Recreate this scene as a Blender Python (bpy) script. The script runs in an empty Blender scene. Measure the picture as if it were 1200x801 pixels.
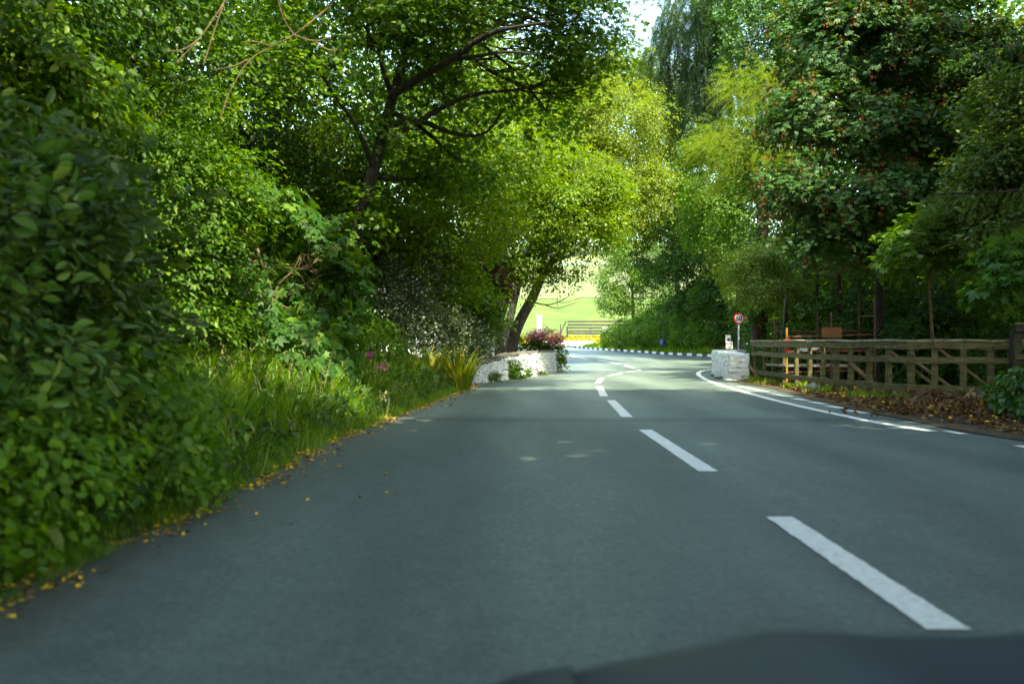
import bpy, bmesh, math, random
import numpy as np
from mathutils import Vector, Matrix

R = math.radians
scn = bpy.context.scene
col = scn.collection

# ------------------------------------------------------------------ camera
FPX, CX, CY, EYE = 1167.0, 600.0, 400.5, 1.10      # the photograph's own pixel scale (1200 wide)
cam = bpy.data.cameras.new('camera')
cam_o = bpy.data.objects.new('camera', cam)
col.objects.link(cam_o)
cam_o.location = (0, 0, EYE)
cam_o.rotation_euler = (R(90), 0, 0)
cam.sensor_width = 36.0
cam.lens = 36.0 * FPX / 1200.0
cam.clip_start = 0.05
cam.clip_end = 3000
cam.dof.use_dof = True
cam.dof.focus_distance = 27.0
cam.dof.aperture_fstop = 1.8
scn.camera = cam_o

# ------------------------------------------------------------------ world, sun, exposure
SUN_EL, SUN_AZ = 54.0, 163.0                       # azimuth clockwise from the view direction
w = bpy.data.worlds.new('World')
scn.world = w
w.use_nodes = True
nt = w.node_tree
nt.nodes.clear()
sky = nt.nodes.new('ShaderNodeTexSky')
sky.sky_type = 'NISHITA'
sky.sun_disc = False
sky.sun_elevation = R(SUN_EL)
sky.sun_rotation = R(SUN_AZ)
sky.air_density = 1.0
sky.dust_density = 1.6
bg = nt.nodes.new('ShaderNodeBackground')
bg.inputs['Strength'].default_value = 0.15
wo = nt.nodes.new('ShaderNodeOutputWorld')
nt.links.new(sky.outputs[0], bg.inputs[0])
nt.links.new(bg.outputs[0], wo.inputs[0])

sl = bpy.data.lights.new('sun', 'SUN')
sl.energy = 2.2
sl.angle = R(0.53)
sl.color = (1.0, 0.95, 0.84)
so = bpy.data.objects.new('sun', sl)
col.objects.link(so)
sd = Vector((math.sin(R(SUN_AZ)) * math.cos(R(SUN_EL)), math.cos(R(SUN_AZ)) * math.cos(R(SUN_EL)), math.sin(R(SUN_EL))))
so.rotation_euler = sd.to_track_quat('Z', 'Y').to_euler()

scn.view_settings.view_transform = 'Standard'
scn.view_settings.look = 'None'
scn.view_settings.gamma = 1.0
scn.view_settings.use_curve_mapping = False
scn.view_settings.exposure = 2.75
scn.view_settings.use_white_balance = True
scn.view_settings.white_balance_temperature = 7700
scn.view_settings.white_balance_tint = -3
scn.render.engine = 'CYCLES'
scn.cycles.max_bounces = 6
scn.cycles.diffuse_bounces = 3
scn.cycles.glossy_bounces = 2
scn.cycles.transmission_bounces = 3
scn.cycles.transparent_max_bounces = 4
scn.cycles.caustics_reflective = False
scn.cycles.caustics_refractive = False
scn.cycles.use_denoising = True
scn.cycles.sample_clamp_indirect = 6

# ------------------------------------------------------------------ helpers
rs = np.random.RandomState(7)
random.seed(7)


def nrmz(a):
    a = np.asarray(a, float)
    return a / np.maximum(np.linalg.norm(a, axis=-1, keepdims=True), 1e-9)


def P(px, py, Y):
    return np.array([(px - CX) / FPX * Y, Y, EYE - (py - CY) / FPX * Y])


BASE_Y = [-400, 33, 35.5, 37.5, 40, 45, 52, 58, 66, 73, 84, 100, 104, 110, 130, 165, 230, 300, 420, 900]
BASE_Z = [0, 0, .025, .02, -.03, .0, .12, .25, .27, .35, .45, .63, 1.15, 1.95, 3.9, 8.2, 17.6, 30, 42, 44]
XL_Y = [-60, 4, 5.6, 7.5, 11.4, 17, 20.7, 26.4, 29.8, 35.6, 45, 58, 68, 85, 100, 106, 111]
XL_X = [-2.1, -2.09, -2.03, -1.95, -1.93, -1.47, -1.24, -.85, .0, 1.56, 2.0, 1.6, .3, -3, -14, -30, -45]
XR_Y = [-60, 10, 14, 18, 23, 27.5, 33.6, 34.6, 36, 40, 45, 50, 55, 58, 66, 73, 84, 92, 100, 106, 111]
XR_X = [5.7, 5.75, 5.6, 5.7, 6.2, 6.1, 6.75, 7.2, 7.9, 8.8, 10, 11.2, 11.7, 11.4, 10.2, 9.1, 7.2, 6.2, 5.1, 1.5, -8]


def base(y):
    return np.interp(y, BASE_Y, BASE_Z)


def xl(y):
    return np.interp(y, XL_Y, XL_X)


def xr(y):
    return np.interp(y, XR_Y, XR_X)


def sst(t):
    t = np.clip(t, 0, 1)
    return t * t * (3 - 2 * t)


def gz(x, y):
    """height of the terrain"""
    x = np.asarray(x, float)
    y = np.asarray(y, float)
    b = base(y)
    dl = np.maximum(xl(y) - x, 0)
    near = sst((40 - y) / 12)
    up = (sst(dl / 2.2) * .42 + np.clip(dl - 2, 0, 14) * .10) * near
    far = 1 - sst((40 - y) / 12)
    up = up + np.clip(dl - .5, 0, 10) * .03 * far * sst((100 - y) / 8)
    dr = np.maximum(x - xr(y), 0)
    rn = sst((33 - y) / 3) * sst((y + 30) / 10)
    dn = sst((dr - 2.2) / 4) * -1.1 * rn                     # the beck behind the fence
    bk = sst(dr / 2.5) * 1.1 * sst((y - 44) / 6) * sst((99 - y) / 14)      # bank under the far hedge
    bump = .03 * np.sin(x * 2.1 + y * .7) * np.sin(y * 1.3 - x * .4) * sst((dl + dr) / .8)
    return b + up + dn + bk + bump


def ghit(px, py, lift=0.0):
    """where the view ray through a photo pixel meets the road/ground profile"""
    ys = np.concatenate([np.arange(2, 60, .05), np.arange(60, 400, .2)])
    zz = EYE - (py - CY) / FPX * ys
    g = base(ys)
    i = np.argmax(zz <= g)
    y = ys[i]
    return np.array([(px - CX) / FPX * y, y, base(y) + lift])


def tag(o, label=None, cat=None, group=None, kind=None):
    if label: o['label'] = label
    if cat: o['category'] = cat
    if group: o['group'] = group
    if kind: o['kind'] = kind
    return o


def empty(name, loc, label, cat, group=None, rz=0.0):
    o = bpy.data.objects.new(name, None)
    col.objects.link(o)
    o.location = loc
    o.rotation_euler = (0, 0, rz)
    o.empty_display_size = .2
    tag(o, label, cat, group)
    return o


def link_mesh(name, me, mats, parent=None, smooth=False):
    o = bpy.data.objects.new(name, me)
    col.objects.link(o)
    for m in (mats if isinstance(mats, (list, tuple)) else [mats]):
        me.materials.append(m)
    if smooth:
        me.polygons.foreach_set('use_smooth', np.ones(len(me.polygons), bool))
    if parent is not None:
        o.parent = parent
        o.location = (0, 0, 0)
        # geometry is written in world space: move it into the parent's frame
        off, q = Vector((0, 0, 0)), parent
        while q is not None:
            off += q.location
            q = q.parent
        me.transform(Matrix.Translation(-off))
    me.update()
    return o


class MB:
    """collects polygons in world space and links them as one mesh"""

    def __init__(s):
        s.v, s.f, s.m, s.n = [], [], [], 0

    def add(s, verts, faces, mi=0):
        verts = np.asarray(verts, float)
        s.v.append(verts)
        s.f.extend([tuple(int(i) + s.n for i in f) for f in faces])
        s.m.extend([mi] * len(faces))
        s.n += len(verts)

    def box(s, c, size, M=None, mi=0, jit=0.0):
        hx, hy, hz = [a / 2 for a in size]
        v = np.array([[x, y, z] for x in (-hx, hx) for y in (-hy, hy) for z in (-hz, hz)])
        if jit:
            v = v + rs.uniform(-jit, jit, v.shape)
        if M is not None:
            v = v @ np.asarray(M).T
        v = v + np.asarray(c, float)
        s.add(v, [(0, 1, 3, 2), (4, 6, 7, 5), (0, 4, 5, 1), (2, 3, 7, 6), (0, 2, 6, 4), (1, 5, 7, 3)], mi)

    def beam(s, a, b, wd, ht, mi=0, jit=0.0, up=(0, 0, 1)):
        """a rectangular bar from a to b (wd across, ht in the up direction)"""
        a, b = np.asarray(a, float), np.asarray(b, float)
        d = b - a
        L = np.linalg.norm(d)
        x = d / L
        u = np.asarray(up, float)
        if abs(np.dot(u, x)) > .95:
            u = np.array([0, 1., 0])
        y = nrmz(np.cross(u, x))
        z = np.cross(x, y)
        s.box((a + b) / 2, (L, wd, ht), np.stack([x, y, z], 1), mi, jit)

    def tube(s, pts, rad, n=7, mi=0, cap=True):
        pts = np.asarray(pts, float)
        k = len(pts)
        rad = np.broadcast_to(np.asarray(rad, float), (k,))
        t = nrmz(np.gradient(pts, axis=0))
        ref = np.array([.3, .9, .2]) if abs(t[0][2]) > .6 else np.array([0, 0, 1.])
        a = nrmz(np.cross(t, ref))
        b = np.cross(t, a)
        th = np.arange(n) / n * 2 * math.pi
        v = (pts[:, None, :] + rad[:, None, None] * (np.cos(th)[None, :, None] * a[:, None, :] + np.sin(th)[None, :, None] * b[:, None, :])).reshape(-1, 3)
        f = [(i * n + j, i * n + (j + 1) % n, (i + 1) * n + (j + 1) % n, (i + 1) * n + j) for i in range(k - 1) for j in range(n)]
        if cap:
            f.append(tuple(range(n - 1, -1, -1)))
            f.append(tuple(range((k - 1) * n, k * n)))
        s.add(v, f, mi)

    def disc(s, c, r, ax_n, th, n=32, mi=0):
        nn = nrmz(ax_n)
        s.tube([np.asarray(c) - nn * th / 2, np.asarray(c) + nn * th / 2], [r, r], n, mi)

    def build(s, name, mats, parent=None, smooth=False, bevel=0):
        me = bpy.data.meshes.new(name)
        me.from_pydata(np.concatenate(s.v).tolist(), [], s.f)
        if len(set(s.m)) > 1:
            me.polygons.foreach_set('material_index', np.array(s.m, np.int32))
        o = link_mesh(name, me, mats, parent, smooth)
        if bevel:
            b = o.modifiers.new('bevel', 'BEVEL')
            b.width = bevel
            b.segments = 2
            b.limit_method = 'ANGLE'
        return o


# ------------------------------------------------------------------ leaf geometry
def T(v, f):
    return np.array(v, float), np.array(f, np.int64)


T_OVAL = T([(0, 0, 0), (.30, .21, .05), (.68, .20, .02), (1, 0, -.12), (.68, -.20, .02), (.30, -.21, .05), (.5, 0, -.03)],
           [(0, 6, 2, 1), (6, 3, 2, 2)] and [(0, 3, 2, 1), (0, 5, 4, 3)])
T_ROUND = T([(0, 0, 0), (.22, .30, .05), (.62, .33, .02), (1, 0, -.12), (.62, -.33, .02), (.22, -.30, .05)],
            [(0, 3, 2, 1), (0, 5, 4, 3)])
T_DIA = T([(0, 0, 0), (.45, .28, .05), (1, 0, -.08), (.45, -.28, .05)], [(0, 1, 2, 3)])


def palm(angs, lens, wid=20, curl=-.14):
    v, f = [(0, 0, 0)], []
    for a, l in zip(angs, lens):
        for da, k in ((-wid, .62), (0, 1.0), (wid, .62)):
            t = R(a + da)
            v.append((math.cos(t) * l * k, math.sin(t) * l * k, curl * l * k * k + (.03 if da else 0)))
        n = len(v)
        f.append((0, n - 3, n - 2, n - 1))
    return T(v, f)


T_PALM = palm((0, 42, -42, 88, -88), (1, .9, .9, .62, .62), 19)
T_HAND = palm((0, 36, -36, 74, -74), (1, .95, .95, .7, .7), 13)
T_NEED = T([(0, -.03, 0), (0, .03, 0), (1, .035, -.1), (1, -.035, -.1)], [(0, 1, 2, 3)])
T_BLADE = T([(0, -.020, 0), (0, .020, 0), (.45, .022, .02), (.45, -.022, .02), (.8, .014, -.05), (.8, -.014, -.05), (1, .002, -.20), (1, -.002, -.20)],
            [(0, 1, 2, 3), (3, 2, 4, 5), (5, 4, 6, 7)])


class Leaves:
    def __init__(s):
        s.V, s.F, s.M, s.n = [], [], [], 0

    def put(s, tm, pos, dr, nm, size, mi=0, wide=1.0):
        tv, tf = tm
        x = nrmz(dr)
        z = nm - x * np.sum(nm * x, -1, keepdims=True)
        z = nrmz(z)
        y = np.cross(z, x)
        size = np.broadcast_to(np.asarray(size, float), (len(pos),))[:, None, None]
        v = pos[:, None, :] + size * (tv[None, :, 0:1] * x[:, None, :] + wide * tv[None, :, 1:2] * y[:, None, :] + tv[None, :, 2:3] * z[:, None, :])
        k = tv.shape[0]
        f = tf[None] + (np.arange(len(pos)) * k)[:, None, None] + s.n
        s.V.append(v.reshape(-1, 3))
        s.F.append(f.reshape(-1, 4))
        s.M.append(np.full(len(pos) * len(tf), mi, np.int32))
        s.n += len(pos) * k

    def count(s):
        return sum(len(f) for f in s.F)

    def build(s, name, mats, parent=None):
        V = np.concatenate(s.V).astype(np.float32)
        F = np.concatenate(s.F).astype(np.int32)
        if parent is not None:
            V = V - np.array(parent.location, np.float32)
        me = bpy.data.meshes.new(name)
        me.vertices.add(len(V))
        me.vertices.foreach_set('co', V.ravel())
        me.loops.add(F.size)
        me.loops.foreach_set('vertex_index', F.ravel())
        me.polygons.add(len(F))
        me.polygons.foreach_set('loop_start', np.arange(0, F.size, 4, dtype=np.int32))
        M = np.concatenate(s.M)
        if M.any():
            me.polygons.foreach_set('material_index', M)
        me.update(calc_edges=True)
        o = bpy.data.objects.new(name, me)
        col.objects.link(o)
        for m in (mats if isinstance(mats, (list, tuple)) else [mats]):
            me.materials.append(m)
        if parent is not None:
            o.parent = parent
        return o


def wob(p, s=1.0, k=0.0):
    """cheap smooth 3-D noise in about -1..1"""
    x, y, z = (p[:, i] * s for i in range(3))
    return (np.sin(x * 1.7 + 1.3 * np.sin(y * 1.1 + k) + k) + np.sin(y * 1.9 + 1.2 * np.sin(z * 1.5 + k * 2) + k * 3) + np.sin(z * 2.3 + 1.4 * np.sin(x * 1.3 + k) + k * 5)) / 3


UP = np.array([0, 0, 1.0])
DENS = 1.5


def lobe_points(lobes, n, shell=.5, gap=-.35, gs=.9, zmin=None):
    lobes = np.array(lobes, float)
    a = (lobes[:, 3] * lobes[:, 4] + lobes[:, 3] * lobes[:, 5] + lobes[:, 4] * lobes[:, 5])
    out_c, out_d, got = [], [], 0
    k = rs.uniform(0, 9)
    while got < n:
        m = n * 2
        i = rs.choice(len(lobes), m, p=a / a.sum())
        d = nrmz(rs.normal(size=(m, 3)))
        r = (shell ** 3 + (1 - shell ** 3) * rs.uniform(0, 1, m)) ** (1 / 3)
        L = lobes[i]
        wv = 1 + .30 * wob(d * 2.2 + L[:, :3] * .7, 1.5, k) + .12 * wob(d * 5.5 + L[:, :3], 1.7, k + 2)
        r = np.where(rs.uniform(0, 1, m) < .10, r * rs.uniform(1.0, 1.28, m), r)
        c = L[:, :3] + d * L[:, 3:] * (r * wv)[:, None]
        ok = wob(c, gs, k) > gap
        if zmin is not None:
            ok &= c[:, 2] > zmin
        else:
            ok &= c[:, 2] > gz(c[:, 0], c[:, 1]) + .05
        out_c.append(c[ok])
        out_d.append(nrmz(d / L[:, 3:])[ok])
        got += ok.sum()
    return np.concatenate(out_c)[:n], np.concatenate(out_d)[:n]


def sprays(lv, C, D, per, tm, size, L=.5, W=.25, TH=.05, droop=.25, nw=(1., .3, .45), mi=0, sv=.3, flat=.3, wide=1.0):
    m = len(C)
    A = nrmz(D * np.array([1, 1, flat]) + rs.normal(size=(m, 3)) * .35 + np.array([0, 0, -droop * .6]))
    S = nrmz(np.cross(A, UP) + 1e-4)
    U = np.cross(S, A)
    n = m * per
    i = np.repeat(np.arange(m), per)
    t = rs.uniform(-.55, 1, n)
    s_ = rs.uniform(-1, 1, n) * (1.05 - .55 * np.maximum(t, 0))
    u = rs.normal(size=n) * TH
    pos = C[i] + A[i] * (t * L)[:, None] + S[i] * (s_ * W)[:, None] + U[i] * u[:, None]
    pos[:, 2] -= droop * L * np.maximum(t, 0) ** 2
    dr = A[i] * .7 + S[i] * (s_ * 1.1)[:, None] + rs.normal(size=(n, 3)) * .35 + np.array([0, 0, -droop])
    nm = UP * nw[0] + D[i] * nw[1] + rs.normal(size=(n, 3)) * nw[2]
    sz = size * rs.uniform(1 - sv, 1 + sv, n)
    lv.put(tm, pos, dr, nm, sz, mi, wide)


def strands(lv, C, D, per, length, need, nl, mi=0, side=.25, drop=1.0):
    """hanging conifer shoots: needles set along drooping twigs"""
    m = len(C)
    A = nrmz(D * np.array([1, 1, .2]) + rs.normal(size=(m, 3)) * .4)
    Ln = length * rs.uniform(.5, 1.2, m)
    for q in range(per):
        t = (q + rs.uniform(.2, .8, m)) / per
        hang = t ** 1.6
        pos = C + A * (side * Ln * t)[:, None] + np.array([0, 0, -drop]) * (Ln * hang)[:, None]
        for _ in range(nl):
            dr = A * .5 + rs.normal(size=(m, 3)) * .55 + np.array([0, 0, -.7 * drop])
            lv.put(T_NEED, pos + rs.normal(size=(m, 3)) * .01, dr, rs.normal(size=(m, 3)) + UP * .6, need * rs.uniform(.7, 1.3, m), mi)


# ------------------------------------------------------------------ materials
def nodemat(name):
    m = bpy.data.materials.new(name)
    m.use_nodes = True
    n = m.node_tree
    n.nodes.clear()
    out = n.nodes.new('ShaderNodeOutputMaterial')
    return m, n, out


def N(n, t, **kw):
    x = n.nodes.new(t)
    for k, v in kw.items():
        if k in x.inputs:
            x.inputs[k].default_value = v
        else:
            setattr(x, k, v)
    return x


def ramp(n, fac, stops):
    r = n.nodes.new('ShaderNodeValToRGB')
    e = r.color_ramp.elements
    e[0].position, e[0].color = stops[0][0], (*stops[0][1], 1)
    e[1].position, e[1].color = stops[-1][0], (*stops[-1][1], 1)
    for p, c in stops[1:-1]:
        x = e.new(p)
        x.color = (*c, 1)
    n.links.new(fac, r.inputs[0])
    return r.outputs[0]


def leaf_mat(name, c1, c2, c3=None, trans=.45, tint=(1.45, 1.3, .25), gloss=.045, rough=.5):
    m, n, out = nodemat(name)
    g = N(n, 'ShaderNodeNewGeometry')
    stops = [(0.0, c1), (.8, c2)] + ([(1.0, c3)] if c3 else [(1.0, c2)])
    c = ramp(n, g.outputs['Random Per Island'], stops)
    tc = N(n, 'ShaderNodeTexCoord')
    no = N(n, 'ShaderNodeTexNoise', Scale=.9, Detail=2.0)
    n.links.new(tc.outputs['Object'], no.inputs['Vector'])
    hs = N(n, 'ShaderNodeHueSaturation')
    mr = N(n, 'ShaderNodeMapRange')
    mr.inputs[1].default_value, mr.inputs[2].default_value = .3, .7
    mr.inputs[3].default_value, mr.inputs[4].default_value = .75, 1.3
    n.links.new(no.outputs[0], mr.inputs[0])
    n.links.new(mr.outputs[0], hs.inputs['Value'])
    n.links.new(c, hs.inputs['Color'])
    d = N(n, 'ShaderNodeBsdfDiffuse')
    t = N(n, 'ShaderNodeBsdfTranslucent')
    mul = N(n, 'ShaderNodeMix', data_type='RGBA', blend_type='MULTIPLY')
    mul.inputs[0].default_value = 1
    mul.inputs[7].default_value = (*[a * 1.25 for a in tint], 1)
    n.links.new(hs.outputs[0], mul.inputs[6])
    n.links.new(hs.outputs[0], d.inputs[0])
    n.links.new(mul.outputs[2], t.inputs[0])
    mx = N(n, 'ShaderNodeMixShader')
    mx.inputs[0].default_value = trans
    n.links.new(d.outputs[0], mx.inputs[1])
    n.links.new(t.outputs[0], mx.inputs[2])
    gl = N(n, 'ShaderNodeBsdfGlossy', Roughness=rough)
    gl.inputs[0].default_value = (1, 1, 1, 1)
    mx2 = N(n, 'ShaderNodeMixShader')
    mx2.inputs[0].default_value = gloss * .38
    n.links.new(mx.outputs[0], mx2.inputs[1])
    n.links.new(gl.outputs[0], mx2.inputs[2])
    n.links.new(mx2.outputs[0], out.inputs[0])
    return m


def surf_mat(name, stops, scale=8, detail=6, rough=.8, bump=.3, bscale=None, spec=.3, coord='Object', dist=.0, stretch=None, metallic=0.0, bdist=.02):
    m, n, out = nodemat(name)
    tc = N(n, 'ShaderNodeTexCoord')
    v = tc.outputs[coord]
    if stretch:
        mp = N(n, 'ShaderNodeMapping')
        mp.inputs['Scale'].default_value = stretch
        n.links.new(v, mp.inputs['Vector'])
        v = mp.outputs[0]
    no = N(n, 'ShaderNodeTexNoise', Scale=scale, Detail=detail, Roughness=.62, Distortion=dist)
    n.links.new(v, no.inputs['Vector'])
    c = ramp(n, no.outputs[0], stops)
    b = N(n, 'ShaderNodeBsdfPrincipled', Roughness=rough, Metallic=metallic)
    b.inputs['Specular IOR Level'].default_value = spec
    n.links.new(c, b.inputs['Base Color'])
    if bump:
        n2 = N(n, 'ShaderNodeTexNoise', Scale=bscale or scale * 4, Detail=5.0)
        n.links.new(v, n2.inputs['Vector'])
        bp = N(n, 'ShaderNodeBump', Strength=bump, Distance=bdist)
        n.links.new(n2.outputs[0], bp.inputs['Height'])
        n.links.new(bp.outputs[0], b.inputs['Normal'])
    n.links.new(b.outputs[0], out.inputs[0])
    return m


def asphalt():
    m, n, out = nodemat('asphalt')
    tc = N(n, 'ShaderNodeTexCoord')
    v = tc.outputs['Object']
    sep = N(n, 'ShaderNodeSeparateXYZ')
    n.links.new(v, sep.inputs[0])
    fine = N(n, 'ShaderNodeTexNoise', Scale=95.0, Detail=4.0, Roughness=.75)
    n.links.new(v, fine.inputs['Vector'])
    vor = N(n, 'ShaderNodeTexVoronoi', Scale=130.0)
    n.links.new(v, vor.inputs['Vector'])
    big = N(n, 'ShaderNodeTexNoise', Scale=.55, Detail=5.0, Roughness=.6)
    mp = N(n, 'ShaderNodeMapping')
    mp.inputs['Scale'].default_value = (1.6, .28, 1)          # wear runs along the road
    n.links.new(v, mp.inputs['Vector'])
    n.links.new(mp.outputs[0], big.inputs['Vector'])
    mid = N(n, 'ShaderNodeTexNoise', Scale=5.0, Detail=6.0, Roughness=.7)
    n.links.new(v, mid.inputs['Vector'])
    c1 = ramp(n, fine.outputs[0], [(.28, (.041, .054, .049)), (.5, (.099, .129, .116)), (.74, (.18, .22, .198))])
    c2 = ramp(n, big.outputs[0], [(.36, (.72, .73, .73)), (.64, (1.24, 1.22, 1.18))])
    gr = N(n, 'ShaderNodeTexNoise', Scale=26.0, Detail=5.0, Roughness=.8)
    n.links.new(v, gr.inputs['Vector'])
    c3a = ramp(n, mid.outputs[0], [(.25, (.74, .74, .74)), (.75, (1.22, 1.22, 1.22))])
    c3b = ramp(n, gr.outputs[0], [(.36, (.58, .58, .58)), (.5, (1, 1, 1)), (.64, (1.5, 1.5, 1.48))])
    # paler polished wheel tracks along the lanes
    twn = N(n, 'ShaderNodeMath', operation='MULTIPLY_ADD')
    twn.inputs[1].default_value = .5
    n.links.new(big.outputs[0], twn.inputs[0]); n.links.new(sep.outputs['X'], twn.inputs[2])
    sn = N(n, 'ShaderNodeMath', operation='MULTIPLY')
    sn.inputs[1].default_value = 3.6
    n.links.new(twn.outputs[0], sn.inputs[0])
    si = N(n, 'ShaderNodeMath', operation='SINE')
    n.links.new(sn.outputs[0], si.inputs[0])
    tr_ = N(n, 'ShaderNodeMapRange')
    tr_.inputs[1].default_value, tr_.inputs[2].default_value = -1, 1
    tr_.inputs[3].default_value, tr_.inputs[4].default_value = .88, 1.14
    n.links.new(si.outputs[0], tr_.inputs[0])
    c3c = N(n, 'ShaderNodeMix', data_type='RGBA', blend_type='MULTIPLY')
    c3c.inputs[0].default_value = 1
    n.links.new(c3a, c3c.inputs[6]); n.links.new(c3b, c3c.inputs[7])
    c3d = N(n, 'ShaderNodeVectorMath', operation='SCALE')
    n.links.new(c3c.outputs[2], c3d.inputs[0]); n.links.new(tr_.outputs[0], c3d.inputs['Scale'])
    c3 = c3d.outputs[0]
    a = N(n, 'ShaderNodeMix', data_type='RGBA', blend_type='MULTIPLY')
    a.inputs[0].default_value = 1
    n.links.new(c1, a.inputs[6]); n.links.new(c2, a.inputs[7])
    b2 = N(n, 'ShaderNodeMix', data_type='RGBA', blend_type='MULTIPLY')
    b2.inputs[0].default_value = 1
    n.links.new(a.outputs[2], b2.inputs[6]); n.links.new(c3, b2.inputs[7])
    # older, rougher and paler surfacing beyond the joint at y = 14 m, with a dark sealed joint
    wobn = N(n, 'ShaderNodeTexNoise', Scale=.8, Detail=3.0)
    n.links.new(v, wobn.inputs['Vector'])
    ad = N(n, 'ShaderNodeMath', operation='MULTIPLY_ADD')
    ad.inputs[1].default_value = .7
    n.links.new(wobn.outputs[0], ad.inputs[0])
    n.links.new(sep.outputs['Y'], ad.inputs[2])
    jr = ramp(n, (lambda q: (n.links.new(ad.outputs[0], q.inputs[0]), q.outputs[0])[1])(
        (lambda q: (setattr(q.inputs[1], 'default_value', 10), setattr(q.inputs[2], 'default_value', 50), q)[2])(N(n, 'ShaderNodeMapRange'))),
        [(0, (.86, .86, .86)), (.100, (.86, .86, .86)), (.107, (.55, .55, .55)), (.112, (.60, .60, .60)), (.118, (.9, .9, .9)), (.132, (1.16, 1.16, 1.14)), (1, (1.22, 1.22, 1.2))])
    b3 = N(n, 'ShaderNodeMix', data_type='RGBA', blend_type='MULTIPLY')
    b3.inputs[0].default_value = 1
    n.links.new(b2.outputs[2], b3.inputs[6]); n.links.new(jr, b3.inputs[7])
    # gutter dirt along the left edge
    gx = N(n, 'ShaderNodeMath', operation='MULTIPLY_ADD')
    gx.inputs[1].default_value = .55
    n.links.new(mid.outputs[0], gx.inputs[0]); n.links.new(sep.outputs['X'], gx.inputs[2])
    gm = N(n, 'ShaderNodeMapRange')
    gm.inputs[1].default_value, gm.inputs[2].default_value = -1.75, -.9
    gm.inputs[3].default_value, gm.inputs[4].default_value = .62, 0.0
    n.links.new(gx.outputs[0], gm.inputs[0])
    b4 = N(n, 'ShaderNodeMix', data_type='RGBA')
    n.links.new(gm.outputs[0], b4.inputs[0])
    n.links.new(b3.outputs[2], b4.inputs[6])
    b4.inputs[7].default_value = (.046, .043, .036, 1)
    bs = N(n, 'ShaderNodeBsdfPrincipled', Roughness=.5)
    bs.inputs['Specular IOR Level'].default_value = .42
    n.links.new(b4.outputs[2], bs.inputs['Base Color'])
    bp = N(n, 'ShaderNodeBump', Strength=.45, Distance=.008)
    n.links.new(vor.outputs[0], bp.inputs['Height'])
    n.links.new(bp.outputs[0], bs.inputs['Normal'])
    n.links.new(bs.outputs[0], out.inputs[0])
    return m


M = {}
M['asphalt'] = asphalt()
M['paint'] = surf_mat('road_paint', [(.24, (.20, .215, .21)), (.34, (.60, .61, .58)), (.5, (.76, .77, .74)), (.7, (.84, .84, .81))], 20, 10, .65, .4, 90, bdist=.006)
M['soil'] = surf_mat('soil', [(.3, (.022, .020, .012)), (.55, (.055, .045, .026)), (.75, (.10, .08, .045))], 9, 8, .95, .8, 40)
M['litter'] = surf_mat('leaf_litter_ground', [(.3, (.028, .020, .012)), (.5, (.075, .052, .03)), (.7, (.14, .10, .055))], 22, 8, .95, .9, 60)
M['meadow'] = surf_mat('meadow_grass', [(.3, (.052, .09, .014)), (.5, (.084, .125, .02)), (.7, (.125, .155, .033))], .35, 9, .95, .5, 6, stretch=(1, .5, .4))
M['hay'] = surf_mat('mown_hay', [(.3, (.095, .12, .042)), (.5, (.125, .147, .06)), (.7, (.165, .172, .08))], .25, 9, .95, .4, 6, stretch=(.35, 1.2, .4))
M['concrete'] = surf_mat('driveway_concrete', [(.3, (.30, .29, .27)), (.7, (.44, .43, .40))], 4, 6, .85, .3)
M['bark'] = surf_mat('bark', [(.3, (.012, .011, .008)), (.5, (.028, .025, .018)), (.72, (.055, .050, .037))], 6, 8, .9, 1.0, 18, stretch=(3, 3, .6), bdist=.04)
M['bark_grey'] = surf_mat('bark_grey', [(.3, (.03, .029, .025)), (.5, (.075, .072, .062)), (.72, (.15, .145, .125))], 5, 8, .9, 1.0, 16, stretch=(3, 3, .7), bdist=.04)
M['twig'] = surf_mat('twig', [(.3, (.09, .066, .035)), (.7, (.18, .13, .065))], 9, 4, .85, .4)
M['bark_red'] = surf_mat('bark_brown', [(.3, (.030, .018, .012)), (.7, (.075, .045, .028))], 6, 8, .9, 1.0, 18, stretch=(3, 3, .6), bdist=.04)
M['whitewash'] = surf_mat('whitewashed_stone', [(.22, (.20, .19, .17)), (.34, (.66, .68, .69)), (.6, (.79, .81, .82))], 7, 8, .85, .7, 30)
M['cope'] = surf_mat('coping_stone', [(.3, (.12, .105, .08)), (.7, (.32, .28, .22))], 7, 8, .9, .8, 30)
M['gapdark'] = surf_mat('mortar_gap', [(.3, (.10, .095, .085)), (.7, (.22, .21, .19))], 12, 6, .95, .6)
M['timber'] = surf_mat('weathered_timber', [(.28, (.040, .034, .014)), (.5, (.098, .084, .035)), (.72, (.18, .155, .075))], 5, 9, .85, .6, 22, stretch=(1.0, 1.0, 5), dist=.4, bdist=.01)
M['timber_top'] = surf_mat('silvered_timber', [(.28, (.10, .09, .06)), (.5, (.22, .20, .14)), (.72, (.38, .36, .28))], 5, 9, .85, .6, 22, bdist=.01)
M['timber_brown'] = surf_mat('brown_timber', [(.3, (.11, .07, .035)), (.7, (.26, .17, .09))], 5, 9, .85, .6, 22, bdist=.01)
M['timber_dark'] = surf_mat('dark_timber', [(.3, (.018, .015, .012)), (.7, (.06, .05, .042))], 6, 9, .8, .6, 22, bdist=.01)
M['red_steel'] = surf_mat('rusty_red_paint', [(.3, (.04, .013, .010)), (.6, (.11, .026, .020)), (.75, (.17, .036, .026))], 14, 7, .6, .3)
M['red_bright'] = surf_mat('bright_red_paint', [(.3, (.36, .025, .018)), (.7, (.48, .04, .03))], 14, 5, .5, .1)
M['yellow_paint'] = surf_mat('yellow_paint', [(.3, (.22, .12, .025)), (.7, (.34, .20, .04))], 14, 5, .55, .2)
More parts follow.
